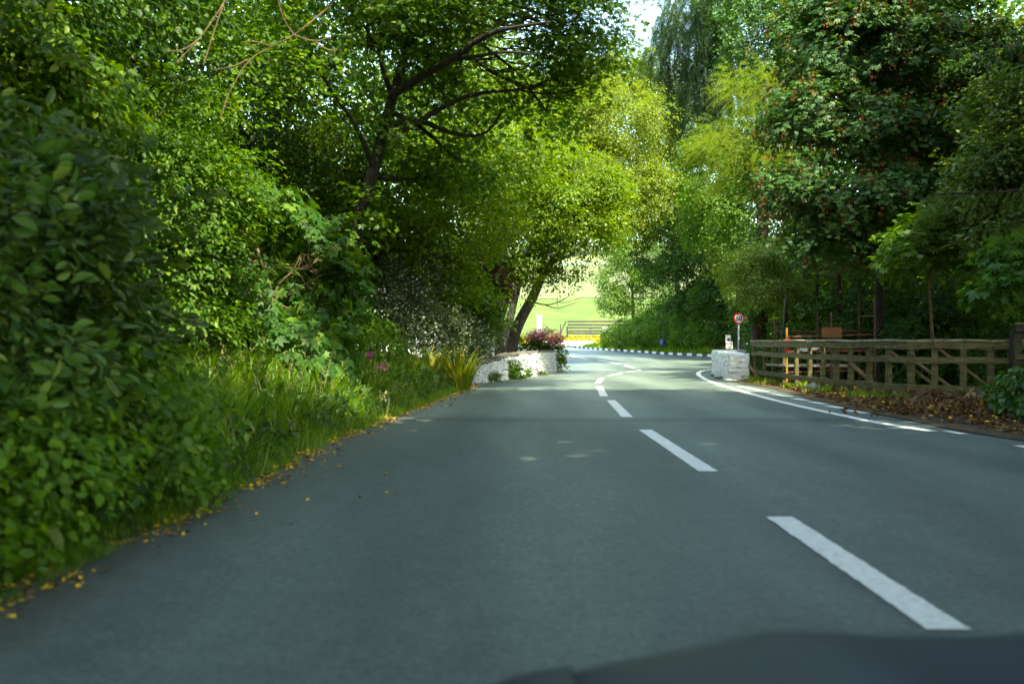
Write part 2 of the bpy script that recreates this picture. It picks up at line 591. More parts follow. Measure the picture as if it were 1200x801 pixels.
M['board_brown'] = surf_mat('brown_board', [(.3, (.085, .036, .013)), (.7, (.125, .056, .021))], 6, 6, .7, .2)
M['deck'] = surf_mat('scaffold_boards', [(.3, (.12, .115, .095)), (.7, (.24, .23, .19))], 5, 8, .85, .5)
M['tarp'] = surf_mat('pale_tarpaulin', [(.3, (.22, .30, .27)), (.7, (.36, .44, .40))], 6, 4, .5, .3)
M['green_cap'] = surf_mat('green_plastic', [(.3, (.01, .33, .17)), (.7, (.02, .45, .24))], 6, 3, .4, .0)
M['steel'] = surf_mat('galvanised_steel', [(.3, (.32, .35, .37)), (.7, (.48, .51, .53))], 16, 5, .5, .05, metallic=.35)
M['sign_white'] = surf_mat('sign_white', [(.3, (.72, .74, .74)), (.7, (.82, .84, .84))], 5, 3, .45, 0)
M['sign_red'] = surf_mat('sign_red', [(.3, (.58, .015, .02)), (.7, (.68, .03, .03))], 5, 3, .45, 0)
M['sign_black'] = surf_mat('sign_black', [(.3, (.012, .012, .014)), (.7, (.02, .02, .022))], 5, 3, .5, 0)
M['kerb_white'] = surf_mat('kerb_white', [(.3, (.50, .50, .48)), (.6, (.78, .78, .75))], 8, 6, .7, .3)
M['kerb_black'] = surf_mat('kerb_black', [(.3, (.012, .012, .013)), (.7, (.05, .05, .05))], 8, 6, .7, .3)
M['render_white'] = surf_mat('white_render', [(.3, (.66, .68, .70)), (.7, (.80, .81, .82))], 3, 6, .9, .3, 40)
M['slate'] = surf_mat('slate_roof', [(.3, (.055, .06, .07)), (.7, (.14, .15, .165))], 6, 7, .7, .5, 14)
M['glass_dark'] = surf_mat('window_glass', [(.3, (.01, .012, .014)), (.7, (.03, .035, .04))], 2, 2, .08, 0, spec=.8)
M['rail_white'] = surf_mat('pale_blue_white_paint', [(.3, (.22, .33, .35)), (.7, (.33, .44, .46))], 6, 4, .6, .1)
M['log'] = surf_mat('sawn_log', [(.3, (.30, .21, .12)), (.7, (.50, .38, .24))], 9, 6, .9, .5)
M['rock'] = surf_mat('field_stone', [(.3, (.14, .13, .11)), (.7, (.33, .31, .28))], 6, 7, .9, .8, 20)
M['blue_bag'] = surf_mat('blue_plastic', [(.3, (.02, .05, .20)), (.7, (.06, .12, .36))], 5, 4, .4, .2)

# foliage
M['laurel'] = leaf_mat('laurel_leaf', (.036, .092, .014), (.068, .140, .020), (.17, .23, .045), .28, (1.3, 1.25, .25), .07, .45)
M['dogwood'] = leaf_mat('dogwood_leaf', (.055, .14, .010), (.115, .22, .014), (.19, .29, .02), .45)
M['hazel'] = leaf_mat('hazel_leaf', (0.045, 0.115, 0.008), (0.1, 0.19, 0.012), (0.19, 0.27, 0.018), .50)
M['elm'] = leaf_mat('elm_leaf', (0.035, 0.1, 0.008), (0.08, 0.17, 0.012), (0.16, 0.245, 0.018), .48)
M['sapling'] = leaf_mat('big_sycamore_leaf', (0.03, 0.095, 0.016), (0.065, 0.15, 0.022), (0.13, 0.21, 0.026), .42)
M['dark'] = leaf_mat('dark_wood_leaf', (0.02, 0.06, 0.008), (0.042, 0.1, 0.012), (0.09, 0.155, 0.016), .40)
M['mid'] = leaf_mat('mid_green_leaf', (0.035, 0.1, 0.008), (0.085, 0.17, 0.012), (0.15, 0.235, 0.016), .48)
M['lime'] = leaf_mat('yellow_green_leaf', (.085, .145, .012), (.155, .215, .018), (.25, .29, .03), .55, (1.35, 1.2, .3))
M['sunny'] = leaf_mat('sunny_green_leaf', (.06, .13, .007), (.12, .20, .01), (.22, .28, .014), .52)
M['syc'] = leaf_mat('sycamore_leaf', (.022, .070, .014), (.046, .108, .021), (.095, .16, .044), .30, (1.3, 1.25, .3), .06, .5)
M['keys'] = leaf_mat('orange_seed_key', (.17, .065, .016), (.25, .09, .02), (.24, .12, .025), .35, (1.2, 1, .6), .03)
M['haw'] = leaf_mat('hawthorn_leaf', (.09, .17, .03), (.17, .25, .05), (.32, .36, .13), .40)
M['larch'] = leaf_mat('larch_needle', (0.09, 0.15, 0.01), (0.16, 0.22, 0.012), (0.23, 0.27, 0.02), .45, gloss=.03)
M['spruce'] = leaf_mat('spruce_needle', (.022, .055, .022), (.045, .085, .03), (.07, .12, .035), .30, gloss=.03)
M['spruce_lit'] = leaf_mat('lit_spruce_needle', (.045, .09, .02), (.085, .14, .03), (.12, .17, .04), .35, gloss=.03)  # lit copy of the spruce needle, light put into a paler colour
M['ivy'] = leaf_mat('ivy_leaf', (.028, .085, .012), (.06, .135, .018), (.12, .20, .03), .30, (1.2, 1.25, .3), .08, .42)
M['olearia'] = leaf_mat('grey_shrub_leaf', (.05, .085, .045), (.09, .13, .07), (.30, .33, .26), .30)
M['purple'] = leaf_mat('purple_leaf', (.035, .016, .022), (.075, .03, .04), (.12, .055, .06), .40, (1.4, .7, .8))
M['whitebeam'] = leaf_mat('pale_whitebeam_leaf', (.05, .10, .022), (.10, .155, .04), (.24, .28, .14), .38)
M['grass'] = leaf_mat('verge_grass', (.09, .20, .012), (.18, .31, .02), (.28, .36, .05), .45)
M['seed'] = leaf_mat('seed_head', (.16, .19, .06), (.28, .27, .12), (.36, .32, .17), .35)
M['grass_dark'] = leaf_mat('rank_grass', (0.03, 0.095, 0.01), (0.065, 0.15, 0.014), (0.13, 0.21, 0.025), .40)
M['dry'] = leaf_mat('dry_grass', (.30, .26, .04), (.46, .38, .05), (.55, .45, .10), .40)
M['croco'] = leaf_mat('sword_leaf', (.10, .17, .02), (.19, .25, .025), (.46, .28, .06), .45)
M['yleaf'] = leaf_mat('fallen_yellow_leaf', (.55, .33, .015), (.70, .46, .02), (.50, .26, .03), .25, (1, 1, .8))
M['bleaf'] = leaf_mat('fallen_brown_leaf', (.06, .03, .015), (.16, .085, .035), (.34, .20, .05), .15, (1, 1, .8))
M['pink'] = leaf_mat('pink_flower', (.70, .10, .28), (.85, .20, .38), (.90, .42, .55), .40, (1, .85, 1), .03)
M['magenta'] = leaf_mat('magenta_flower', (.42, .05, .30), (.55, .09, .38), None, .40, (1, .8, 1))
M['white_flower'] = leaf_mat('white_flower', (.60, .62, .52), (.78, .78, .70), None, .35, (1, 1, .9))
M['nettle'] = leaf_mat('nettle_leaf', (.03, .09, .024), (.06, .14, .03), (.10, .19, .04), .42)
M['white_light'] = M['sign_white']


# ------------------------------------------------------------------ setting
def grid_sheet(name, X, Y, Z, mat, kind='structure', parent=None, smooth=True):
    r, c = X.shape
    v = np.stack([X, Y, Z], -1).reshape(-1, 3)
    i = np.arange(r * c).reshape(r, c)
    f = np.stack([i[:-1, :-1], i[:-1, 1:], i[1:, 1:], i[1:, :-1]], -1).reshape(-1, 4)
    me = bpy.data.meshes.new(name)
    me.from_pydata(v.tolist(), [], f.tolist())
    o = link_mesh(name, me, mat, parent, smooth)
    if kind: o['kind'] = kind
    return o


ys = np.concatenate([np.arange(-60, 2, 2.), np.arange(2, 46, .35), np.arange(46, 125, 1.), np.arange(125, 320, 6.), np.arange(320, 901, 40.)])
xs_l = -np.concatenate([np.arange(0, 12, .35), np.arange(12, 40, 2.), np.arange(40, 600, 40.)])[::-1]
xs_r = np.concatenate([np.arange(0, 12, .35), np.arange(12, 40, 2.), np.arange(40, 600, 40.)])
# rows follow the road edges: left verge | under the road | right verge
rows = []
for y in ys:
    a, b = float(xl(y)), float(xr(y))
    if y > 111: a, b = -1.0, 1.0
    rows.append(np.concatenate([a + xs_l, np.linspace(a, b, 7)[1:-1], b + xs_r]))
GX = np.array(rows)
GY = np.repeat(ys[:, None], GX.shape[1], 1)
GZ = gz(GX, GY)
inside = (GX > xl(GY) - .02) & (GX < xr(GY) + .02) & (GY < 111)
GZ = GZ - np.where(inside, .05, 0) - np.where(GY > 112, .12, 0)
ground = grid_sheet('ground', GX, GY, GZ, M['soil'])
tag(ground, 'dark soil of the verges under the trees', None)

yr = np.concatenate([np.arange(-40, 34, .5), np.arange(34, 37, .1), np.arange(37, 111, .5)])
ROWS = []
for y in yr:
    a, b = float(xl(y)), float(xr(y))
    t = np.linspace(0, 1, 17)
    edge = .05 * math.sin(y * 2.3) + .04 * math.sin(y * 5.1 + 1)
    ROWS.append(np.linspace(a - .12 + edge, b + .08, 17))
RX = np.array(ROWS)
RY = np.repeat(yr[:, None], 17, 1)
road = grid_sheet('road', RX, RY, base(RY), M['asphalt'])
tag(road, 'grey asphalt country road curving over a bridge')


def strip_mesh(mb, pts, width, lift):
    """a painted line following road points (list of (x, y))"""
    pts = np.asarray(pts, float)[:, :2]
    d = nrmz(np.gradient(pts, axis=0))
    nn = np.stack([-d[:, 1], d[:, 0]], 1)
    jt = lambda: width / 2 + np.clip(rs.normal(0, .003, len(pts)), -.006, .006)[:, None]
    a, b = pts + nn * jt(), pts - nn * jt()
    v = np.concatenate([np.c_[a, base(a[:, 1]) + lift], np.c_[b, base(b[:, 1]) + lift]])
    k = len(pts)
    mb.add(v, [(i, i + 1, k + i + 1, k + i)[::-1] for i in range(k - 1)])


def dense(pts, step=.25):
    pts = np.asarray(pts, float)
    s = np.r_[0, np.cumsum(np.linalg.norm(np.diff(pts, axis=0), axis=1))]
    n = max(2, int(s[-1] / step) + 1)
    q = np.linspace(0, s[-1], n)
    return np.stack([np.interp(q, s, pts[:, i]) for i in range(pts.shape[1])], 1)


def smooth_path(pts, it=2):
    pts = np.asarray(pts, float)
    for _ in range(it):
        q = [pts[0]]
        for a, b in zip(pts[:-1], pts[1:]):
            q += [.75 * a + .25 * b, .25 * a + .75 * b]
        q.append(pts[-1])
        pts = np.array(q)
    return pts


# centre dashes (photo pixel ends of each mark)
mb = MB()
marks = [((1112, 742), (913, 607.5)), ((830, 553), (756, 504)), ((735, 489), (716, 469)), ((708, 464.5), (702, 453)), ((700.5, 449), (705, 443)), ((713, 440.2), (728, 437.4))]
for a, b in marks:
    A_, B_ = ghit(*a), ghit(*b)
    strip_mesh(mb, dense([A_[:2], B_[:2]], .05), .165, .006)
for y in (-1.0,):
    strip_mesh(mb, dense([(1.62, y - 4), (1.62, y)]), .165, .006)
for a, b in [((735, 436.4), (745, 435.2)), ((749.5, 434.3), (747.5, 433.2)), ((744, 432.2), (733, 428.4)), ((726, 426.6), (701, 421.8)), ((689, 420.6), (660, 416.8))]:
    A_, B_ = ghit(*a), ghit(*b)
    strip_mesh(mb, dense([A_[:2], B_[:2]]), .15, .012)
o = mb.build('centre_line_marking', M['paint'], road)
tag(o, 'white broken centre line', kind='structure')
mb = MB()
pl = [(1092, 506), (1025, 495), (976, 484.5), (927, 474), (885, 463), (850, 453), (832, 447), (822, 442), (818, 438.5), (819, 436), (824, 434.2), (832, 433.4)]
pp = smooth_path([ghit(*q)[:2] for q in pl], 2)
strip_mesh(mb, dense(pp, .08), .15, .006)
for a, b in [((1130, 509), (1108, 505)), ((1240, 532), (1192, 522.5))]:
    strip_mesh(mb, dense([ghit(*a)[:2], ghit(*b)[:2]]), .11, .006)
tag(mb.build('edge_line_marking', M['paint'], road), 'white solid line round the right bend', kind='structure')
mb = MB()
for q in [(866.5, 453.7), (876, 455.8), (887, 458.4), (902, 461.8), (914, 464.2), (931.5, 468.3), (951.5, 472.6), (972, 477.4), (997, 483)]:
    c = ghit(*q) + np.array([.10, 0, 0])
    dirv = nrmz(np.array([-.10, 1.0]))
    strip_mesh(mb, dense([c[:2] - dirv * .33, c[:2] + dirv * .33]), .17, .010)
tag(mb.build('kerbside_marking', M['paint'], road), 'row of short white marks beside the right edge line', kind='structure')

# field sheets beyond the bend
yy = np.concatenate([np.arange(101.5, 125, 1.), np.arange(125, 172, 3.)])
xx = np.arange(-120, 140, 4.)
X_, Y_ = np.meshgrid(xx, yy)
sel = Y_ + 0.0
Yw = Y_ + np.where(Y_ < 104, .0, 0) + np.maximum(0, X_ - 7) * .0
grid_sheet('meadow', X_, Yw, base(Yw) + .07, M['meadow'])
yy = np.arange(163, 330, 6.)
X_, Y_ = np.meshgrid(np.arange(-200, 240, 8.), yy)
Y2 = Y_ + .06 * X_ + 2.5 * np.sin(X_ * .07)
grid_sheet('hayfield', X_, Y2, base(Y2) + .14, M['hay'])
# drive to the field gate
mb = MB()
dp = [(3.0, 99.6), (6.1, 94.5), (9.5, 101.0), (6.0, 104.5), (1.0, 104.5)]
yy = np.arange(97.5, 105.0, .5)
X_ = np.array([np.linspace(np.interp(y, [97.5, 101, 105], [4.6, 2.6, 1.5]), np.interp(y, [97.5, 101, 105], [5.9, 8.0, 9.0]), 5) for y in yy])
Y_ = np.repeat(yy[:, None], 5, 1)
Zd = np.maximum(base(Y_) + .10, gz(X_, Y_) + .04)
grid_sheet('driveway', X_, Y_, Zd, M['concrete'])

# litter ground between the right edge line and the fence
yy = np.arange(8, 29, .4)
XX = np.array([np.linspace(float(xr(y)) + (-.10 + .06 * math.sin(y * 1.9)), float(xr(y)) + 4.2, 9) for y in yy])
YY = np.repeat(yy[:, None], 9, 1)
ZZ = np.maximum(gz(XX, YY) + .012, base(YY) + .008) + np.linspace(0, .05, 9)[None] * np.array([0, 1, 1.6, 1.2, 1, 0, 0, 0, 0])[None]
grid_sheet('roadside_dirt', XX, YY, ZZ, M['litter'])

# chequered kerb round the outside of the far bend
kp = dense([(11.3, 50), (11.75, 53.2), (11.75, 55.5), (11.45, 58.2), (10.2, 66), (9.1, 73), (7.2, 84), (5.9, 93)], .9)
mb = MB()
for i, (a, b) in enumerate(zip(kp[:-1], kp[1:])):
    d = nrmz(b - a)
    za, zb = base(a[1]) + .055, base(b[1]) + .055
    mb.beam((*(a + d * .006), za), (*(b - d * .006), zb), .14, .17, i % 2, .006)
kerb = mb.build('kerb', [M['kerb_white'], M['kerb_black']])
tag(kerb, 'black and white painted kerb on the far bend', kind='structure')


# ------------------------------------------------------------------ dry stone walls
def stone_wall(name, label, path, heights, thick, cope=True, cope_top=None):
    """path = centre-line of the road face; the wall's body lies on its left-hand normal side (sign of thick)"""
    path = np.asarray(path, float)
    root = empty(name, (path[0][0], path[0][1], float(base(path[0][1]))), label, 'wall')
    s = np.r_[0, np.cumsum(np.linalg.norm(np.diff(path, axis=0), axis=1))]
    Ltot = s[-1]

    def at(q):
        q = min(max(q, 0), Ltot)
        p = np.array([np.interp(q, s, path[:, i]) for i in (0, 1)])
        p2 = np.array([np.interp(min(q + .05, Ltot), s, path[:, i]) for i in (0, 1)])
        p1 = np.array([np.interp(max(q - .05, 0), s, path[:, i]) for i in (0, 1)])
        d = nrmz(p2 - p1)
        return p, d

    def hh(q):
        return float(np.interp(q / Ltot, np.linspace(0, 1, len(heights)), heights))
    st, core, cp = MB(), MB(), MB()
    # core just behind the stone faces
    n = 24
    prev = None
    for i in range(n):
        q0, q1 = Ltot * i / n, Ltot * (i + 1) / n
        for q in ((q0 + q1) / 2,):
            p, d = at(q)
            nn = np.array([-d[1], d[0]])
            h = hh(q) - .05
            c = p + nn * thick / 2
            Mx = np.array([[d[0], nn[0], 0], [d[1], nn[1], 0], [0, 0, 1]])
            core.box((*c, float(base(c[1])) + h / 2 - .04), (Ltot / n * 1.06, abs(thick) - .07, h), Mx)
    for side in (0, 1):
        z = -.05
        while z < max(heights):
            rh = rs.uniform(.055, .12)
            q = -rs.uniform(0, .2)
            while q < Ltot:
                l = rs.uniform(.12, .42)
                qc = q + l / 2
                h = hh(qc)
                if z + rh * .6 < h and 0 <= qc <= Ltot:
                    p, d = at(qc)
                    nn = np.array([-d[1], d[0]])
                    off = rs.uniform(.0, .035) * np.sign(thick)
                    c = p + nn * ((thick - np.sign(thick) * .07 + off * -1) if side else (np.sign(thick) * .07 - off))
                    hz = min(rh, h - z)
                    Mx = np.array([[d[0], nn[0], 0], [d[1], nn[1], 0], [0, 0, 1]])
                    tilt = rs.normal() * .035
                    Rt = np.array([[math.cos(tilt), 0, -math.sin(tilt)], [0, 1, 0], [math.sin(tilt), 0, math.cos(tilt)]])
                    st.box((*c, float(base(p[1])) + z + hz / 2), (l - .012, .17, hz - .008), Mx @ Rt, 0, .011)
                q += l
            z += rh
    # end faces
    for q in (0, Ltot):
        p, d = at(q)
        nn = np.array([-d[1], d[0]])
        h = hh(q)
        z = -.05
        while z < h - .03:
            rh = rs.uniform(.06, .12)
            a = .0
            while a < abs(thick) - .04:
                l = min(rs.uniform(.18, .4), abs(thick) - a)
                c = p + nn * np.sign(thick) * (a + l / 2) - d * (rs.uniform(.03, .06) if q == 0 else -rs.uniform(.03, .06)) * 1
                Mx = np.array([[d[0], nn[0], 0], [d[1], nn[1], 0], [0, 0, 1]])
                st.box((*c, float(base(p[1])) + z + min(rh, h - z) / 2), (.16, l - .01, min(rh, h - z) - .008), Mx, 0, .011)
                a += l
            z += rh
    st.build('stonework', M['whitewash'], root, bevel=.006)
    core.build('core', M['gapdark'], root)
    if cope:
        q = 0
        while q < Ltot - .05:
            l = min(rs.uniform(.3, .7), Ltot - q)
            p, d = at(q + l / 2)
            nn = np.array([-d[1], d[0]])
            c = p + nn * thick / 2
            Mx = np.array([[d[0], nn[0], 0], [d[1], nn[1], 0], [0, 0, 1]])
            dh = hh(q + l) - hh(q)
            tl = -math.atan2(dh, l)
            Rt = np.array([[math.cos(tl), 0, math.sin(tl)], [0, 1, 0], [-math.sin(tl), 0, math.cos(tl)]])
            cp.box((*c, float(base(c[1])) + hh(q + l / 2) + .02 + rs.uniform(-.01, .012)), (l - .015, abs(thick) + .05, .065), Mx @ Rt, 0, .012)
            q += l
        cp.build('coping', cope_top or M['cope'], root, bevel=.008)
    return root


lw = smooth_path([(-.92, 26.2), (-.55, 27.6), (0.0, 29.8), (.62, 32.0), (1.15, 34.0), (1.58, 35.8)], 2)
stone_wall('stone_wall', 'low white painted stone wall on the left under the pink flowers', lw, [.46, .56, .66, .72, .74, .74, .70], .45)
rw = smooth_path([(6.22, 28.5), (6.35, 30.4), (6.55, 32.4), (6.85, 34.0), (7.6, 35.0), (9.6, 35.4)], 2)
stone_wall('stone_wall', 'white painted stone wall at the end of the timber fence', rw, [.71, .73, .76, .76, .74, .72], -.55, True, M['whitewash'])


# ------------------------------------------------------------------ trees and plants
def bend(a, b, sag, k=6, jit=.03):
    a, b = np.asarray(a, float), np.asarray(b, float)
    t = np.linspace(0, 1, k)[:, None]
    L = np.linalg.norm(b - a)
    p = a + (b - a) * t
    p = p + np.sin(t * math.pi) * np.array([0, 0, sag * L])
    p[1:-1] += rs.normal(size=(k - 2, 3)) * jit * L
    return p


def wood(root, trunk_pts, r0, lobes, C, mat, twigs=26, limb=True, name='trunk', r_end=.3, extra=None, sides=9):
    mb = MB()
    tp = smooth_path(trunk_pts, 2)
    t = np.linspace(0, 1, len(tp))
    rad = r0 * (1 - (1 - r_end) * t)
    rad[0] *= 1.35
    rad[1] *= 1.12
    mb.tube(tp, rad, sides)
    if limb:
        for L in lobes:
            c = np.array(L[:3])
            i = int(np.clip(np.argmin(np.linalg.norm(tp - (c - np.array([0, 0, .8 * abs(L[5])])), axis=1)), 2, len(tp) - 1))
            a = tp[i]
            if np.linalg.norm(c - a) < .3: continue
            p = bend(a, c, .10)
            mb.tube(p, np.linspace(rad[i] * .6, .03, len(p)), 6)
            d = np.linalg.norm(C - c, axis=1)
            near = np.where(d < max(L[3:]) * 1.05)[0]
            if len(near):
                for j in rs.choice(near, min(len(near), twigs), replace=False):
                    st_ = p[rs.randint(2, len(p))]
                    q = bend(st_, C[j], .05, 5, .04)
                    mb.tube(q, np.linspace(.022, .006, 5) * (r0 / .2) ** .3, 4, cap=False)
    for e in (extra or []):
        pts, r_a, r_b = e
        p = smooth_path(pts, 2)
        mb.tube(p, np.linspace(r_a, r_b, len(p)), 7)
    return mb.build(name, mat, root, smooth=True)


def tree(name, label, cat, at, lobes, leaf, tm, size, nc, per, spray=(.5, .28, .05), droop=.25, nw=(1., .35, .45), shell=.5, gap=-.3, gs=.9,
         trunk=None, r0=.18, bark='bark', group=None, twigs=20, extra=None, zmin=None, more=None, limb=True, flat=.3, wide=1.0, sv=.42, trunk_name='trunk', crown_name='crown'):
    x, y = at
    z = float(gz(x, y))
    root = empty(name, (x, y, z), label, cat, group)
    C, D = lobe_points(lobes, int(nc * DENS), shell, gap, gs, zmin)
    lv = Leaves()
    sprays(lv, C, D, per, tm, size, *spray, droop=droop, nw=nw, flat=flat, wide=wide, sv=sv)
    mats = [M[leaf]]
    if more:
        more(lv, C, D, mats)
    lv.build(crown_name, mats, root)
    if trunk is None:
        c = np.mean([l[:3] for l in lobes], axis=0)
        trunk = [(x, y, z - .1), (x + (c[0] - x) * .2, y + (c[1] - y) * .2, z + (c[2] - z) * .4), tuple(c)]
    wood(root, trunk, r0, lobes, C, M[bark], twigs, limb, trunk_name, extra=extra)
    return root


def lb(px, py, Y, rx, ry=None, rz=None):
    c = P(px, py, Y)
    return (*c, rx, ry or rx, rz or rx)


# --- left side, nearest first
def laurel_bits(lv, C, D, mats):
    mats.append(M['white_flower'])
    i = rs.choice(len(C), 16, replace=False)
    c, d = C[i] + D[i] * .12, D[i]
    for k in range(len(c)):
        n = 9
        ax = nrmz(d[k] + UP * .8)
        pos = c[k] + ax * np.linspace(0, .09, n)[:, None] + rs.normal(size=(n, 3)) * .008
        lv.put(T_ROUND, pos, rs.normal(size=(n, 3)), rs.normal(size=(n, 3)) + d[k], .022, 1)


tree('laurel_bush', 'big dark glossy leaved bush filling the near left edge of the picture', 'bush', (-4.1, 6.0),
     [(-4.05, 6.8, 1.45, 1.62, 1.5, 1.28), (-3.75, 5.0, 1.0, 1.25, 1.5, 1.15), (-4.6, 6.2, 2.0, 1.4, 1.5, 1.0), (-5.0, 8.0, 1.8, 1.5, 1.2, 1.3)],
     'laurel', T_OVAL, .096, 2500, 16, (.22, .16, .05), .15, (.7, .75, .75), .66, -.40, trunk=None, sv=.5, gs=1.6, r0=.09, more=laurel_bits, twigs=14, crown_name='foliage', trunk_name='stem')
tree('ivy_shrub', 'low pale green leafy shrub at the foot of the big dark bush', 'shrub', (-2.9, 5.9),
     [(-2.85, 5.4, .35, .62, .9, .50), (-2.8, 6.7, .42, .72, .8, .62), (-2.68, 4.3, .22, .42, .7, .33), (-3.0, 7.6, .6, .75, .7, .7)],
     'dogwood', T_ROUND, .058, 800, 14, (.16, .13, .05), .45, (.45, .8, .4), .6, -.7, r0=.03, bark='twig', twigs=14, crown_name='foliage', trunk_name='stem')
tree('hazel_bush', 'bright green hanging hazel bush behind the big dark bush', 'bush', (-5.6, 10.2),
     [(-5.3, 10.0, 2.1, 1.45, 1.3, 1.7), (-5.0, 9.7, 1.0, 1.1, 1.1, .9), (-5.5, 10.4, 3.6, 1.5, 1.3, 1.1)],
     'hazel', T_ROUND, .085, 1300, 16, (.34, .15, .05), .55, (.45, .75, .4), .62, -.35, r0=.08, bark='twig', twigs=26, crown_name='foliage', trunk_name='stem')
tree('elm_bush', 'tall feathery light green bush between hazel and large leaved sapling', 'bush', (-5.2, 13.2),
     [(-4.9, 12.8, 1.9, 1.35, 1.3, 1.6), (-4.6, 12.4, .95, 1.1, 1.1, .85), (-5.2, 13.4, 3.6, 1.5, 1.3, 1.2), (-4.5, 13.2, 2.9, 1.0, 1.0, .8)],
     'elm', T_OVAL, .075, 1700, 17, (.40, .16, .03), .35, (.9, .5, .35), .6, -.3, r0=.08, bark='twig', twigs=26, crown_name='foliage', trunk_name='stem')
tree('sycamore_sapling', 'sapling with large lobed leaves at the back of the grass verge', 'sapling', (-4.2, 16.2),
     [(-3.75, 15.6, 1.75, 1.25, 1.1, 1.25), (-3.4, 15.2, .95, .95, .9, .6), (-4.4, 16.2, 2.9, 1.1, 1.1, .9), (-3.2, 15.8, 2.3, .7, .8, .6)],
     'sapling', T_PALM, .135, 560, 11, (.35, .24, .05), .55, (.55, .7, .35), .62, -.5, r0=.06, bark='twig', twigs=18)
tree('bramble_bush', 'dark tangled bush low behind the verge grass', 'bush', (-4.1, 18.2),
     [(-3.4, 18.4, 1.0, 1.1, 1.3, .85), (-3.3, 20.2, .9, 1.2, 1.2, .8), (-4.2, 19.5, 1.9, 1.3, 1.5, 1.0)],
     'elm', T_ROUND, .07, 800, 14, (.28, .16, .04), .4, (.7, .6, .4), .6, -.5, r0=.05, bark='twig', twigs=14, crown_name='foliage', trunk_name='stem')


# tall trees over the left verge
def canopy(label, at, lobes, leaf='dark', nc=1200, size=.085, tm=T_ROUND, per=14, r0=.22, group='tall trees along the left verge', **kw):
    return tree('roadside_tree', label, 'tree', at, lobes, leaf, tm, size, nc, per, kw.pop('spray', (.5, .26, .05)), kw.pop('droop', .3), kw.pop('nw', (.9, .45, .45)), kw.pop('shell', .55), kw.pop('gap', -.3),
                r0=r0, group=group, **kw)


canopy('dark tree overhanging the top left corner with brown bare twigs', (-7.6, 11.5),
       [(-6.6, 11.0, 4.6, 2.2, 2.0, 1.1), (-7.6, 9.0, 4.9, 2.4, 2.0, 1.6), (-6.2, 12.6, 6.2, 2.6, 2.2, 1.4), (-8.4, 12.0, 3.4, 2.0, 2.0, 2.4), (-7.6, 11.5, 8.2, 3.0, 3.0, 1.8)],
       'dark', 2300, .085, droop=.45)
canopy('tall tree behind the elm bush with dark upper foliage', (-7.6, 16.5),
       [(-6.4, 15.5, 4.6, 2.0, 1.8, 1.3), (-5.4, 16.6, 5.6, 2.0, 1.8, 1.2), (-7.5, 17.0, 7.4, 3.0, 2.8, 2.2), (-7.4, 17.5, 3.4, 2.0, 2.0, 2.0), (-5.2, 17.0, 8.6, 2.2, 2.2, 1.4)],
       'mid', 2000, .085)
canopy('offscreen shade tree added behind the near left bush', (-9.5, 5.0),  # out of view, crown extended to shade the near left foliage
       [(-9.0, 5.0, 6.0, 3.2, 3.4, 2.6), (-8.5, 8.0, 8.5, 3.2, 3.2, 2.4), (-9.0, 1.5, 7.5, 3.2, 3.4, 2.8), (-8.0, 4.0, 11.5, 3.8, 4.2, 3.0), (-7.5, 7.0, 3.2, 1.8, 2.2, 1.8), (-5.0, 1.5, 11.5, 3.4, 4.0, 2.4), (-4.8, -4.5, 11.0, 3.6, 4.0, 2.6)],
       'dark', 3000, .20, per=12, gap=-.9)
canopy('offscreen shade tree added beside the car over the left verge', (-9.5, -4.0),  # added out of view so its crown keeps sun off the left side
       [(-9.0, -4.0, 6.5, 3.6, 3.8, 3.2), (-9.0, -8.5, 8.0, 3.8, 4.0, 4.0), (-8.5, -2.5, 11.5, 3.8, 4.4, 3.2)], 'dark', 1700, .18, per=12, gap=-.9)
for x, y, h, xo, lab in [(11.5, -16, 17, 3.0, 'unseen shade tree added beside the road well behind the car'), (11.5, -8, 17, 3.0, 'unseen shade tree added on the right verge behind the car'), (12.0, 0, 18, 3.4, 'unseen shade tree added on the right verge level with the car'), (13.0, 8, 18, 4.2, 'unseen shade tree added on the right verge just ahead of the car'), (15.0, 12.5, 11, 12.0, 'unseen shade tree added on the right verge outside the gate post')]:  # unseen trees added to cast shade over the road
    canopy(lab, (x, y), [(xo + .5, y, h * .80, 4.4, 4.4, h * .10), (x - 1.0, y, h * .72, 3.8, 4.2, h * .16), (x + 1, y + 1, h * .45, 3.2, 3.8, h * .20)] + ([(.2, y - 3, 12.6, 3.4, 4.6, 1.5)] if -9 < y < 2 else []), 'dark', 3300, .32, per=12, gap=-.9, r0=.3, spray=(.7, .4, .08), twigs=6, group='unseen shade trees added along the right verge')  # extra overhead lobe closes sun gaps on the near road

canopy('unseen shade tree added on the right bank behind the gate post', (16.0, 20.5),  # added out of view to shade the undergrowth behind the fence
       [(13.6, 20.0, 11.0, 4.4, 3.6, 1.9), (16.5, 21.0, 9.5, 3.6, 3.4, 2.6), (17.5, 22.5, 12.0, 4.0, 3.6, 2.4)], 'dark', 2600, .26, per=12, gap=-.9, r0=.26, spray=(.7, .4, .08), twigs=6, group='unseen shade trees added along the right verge')

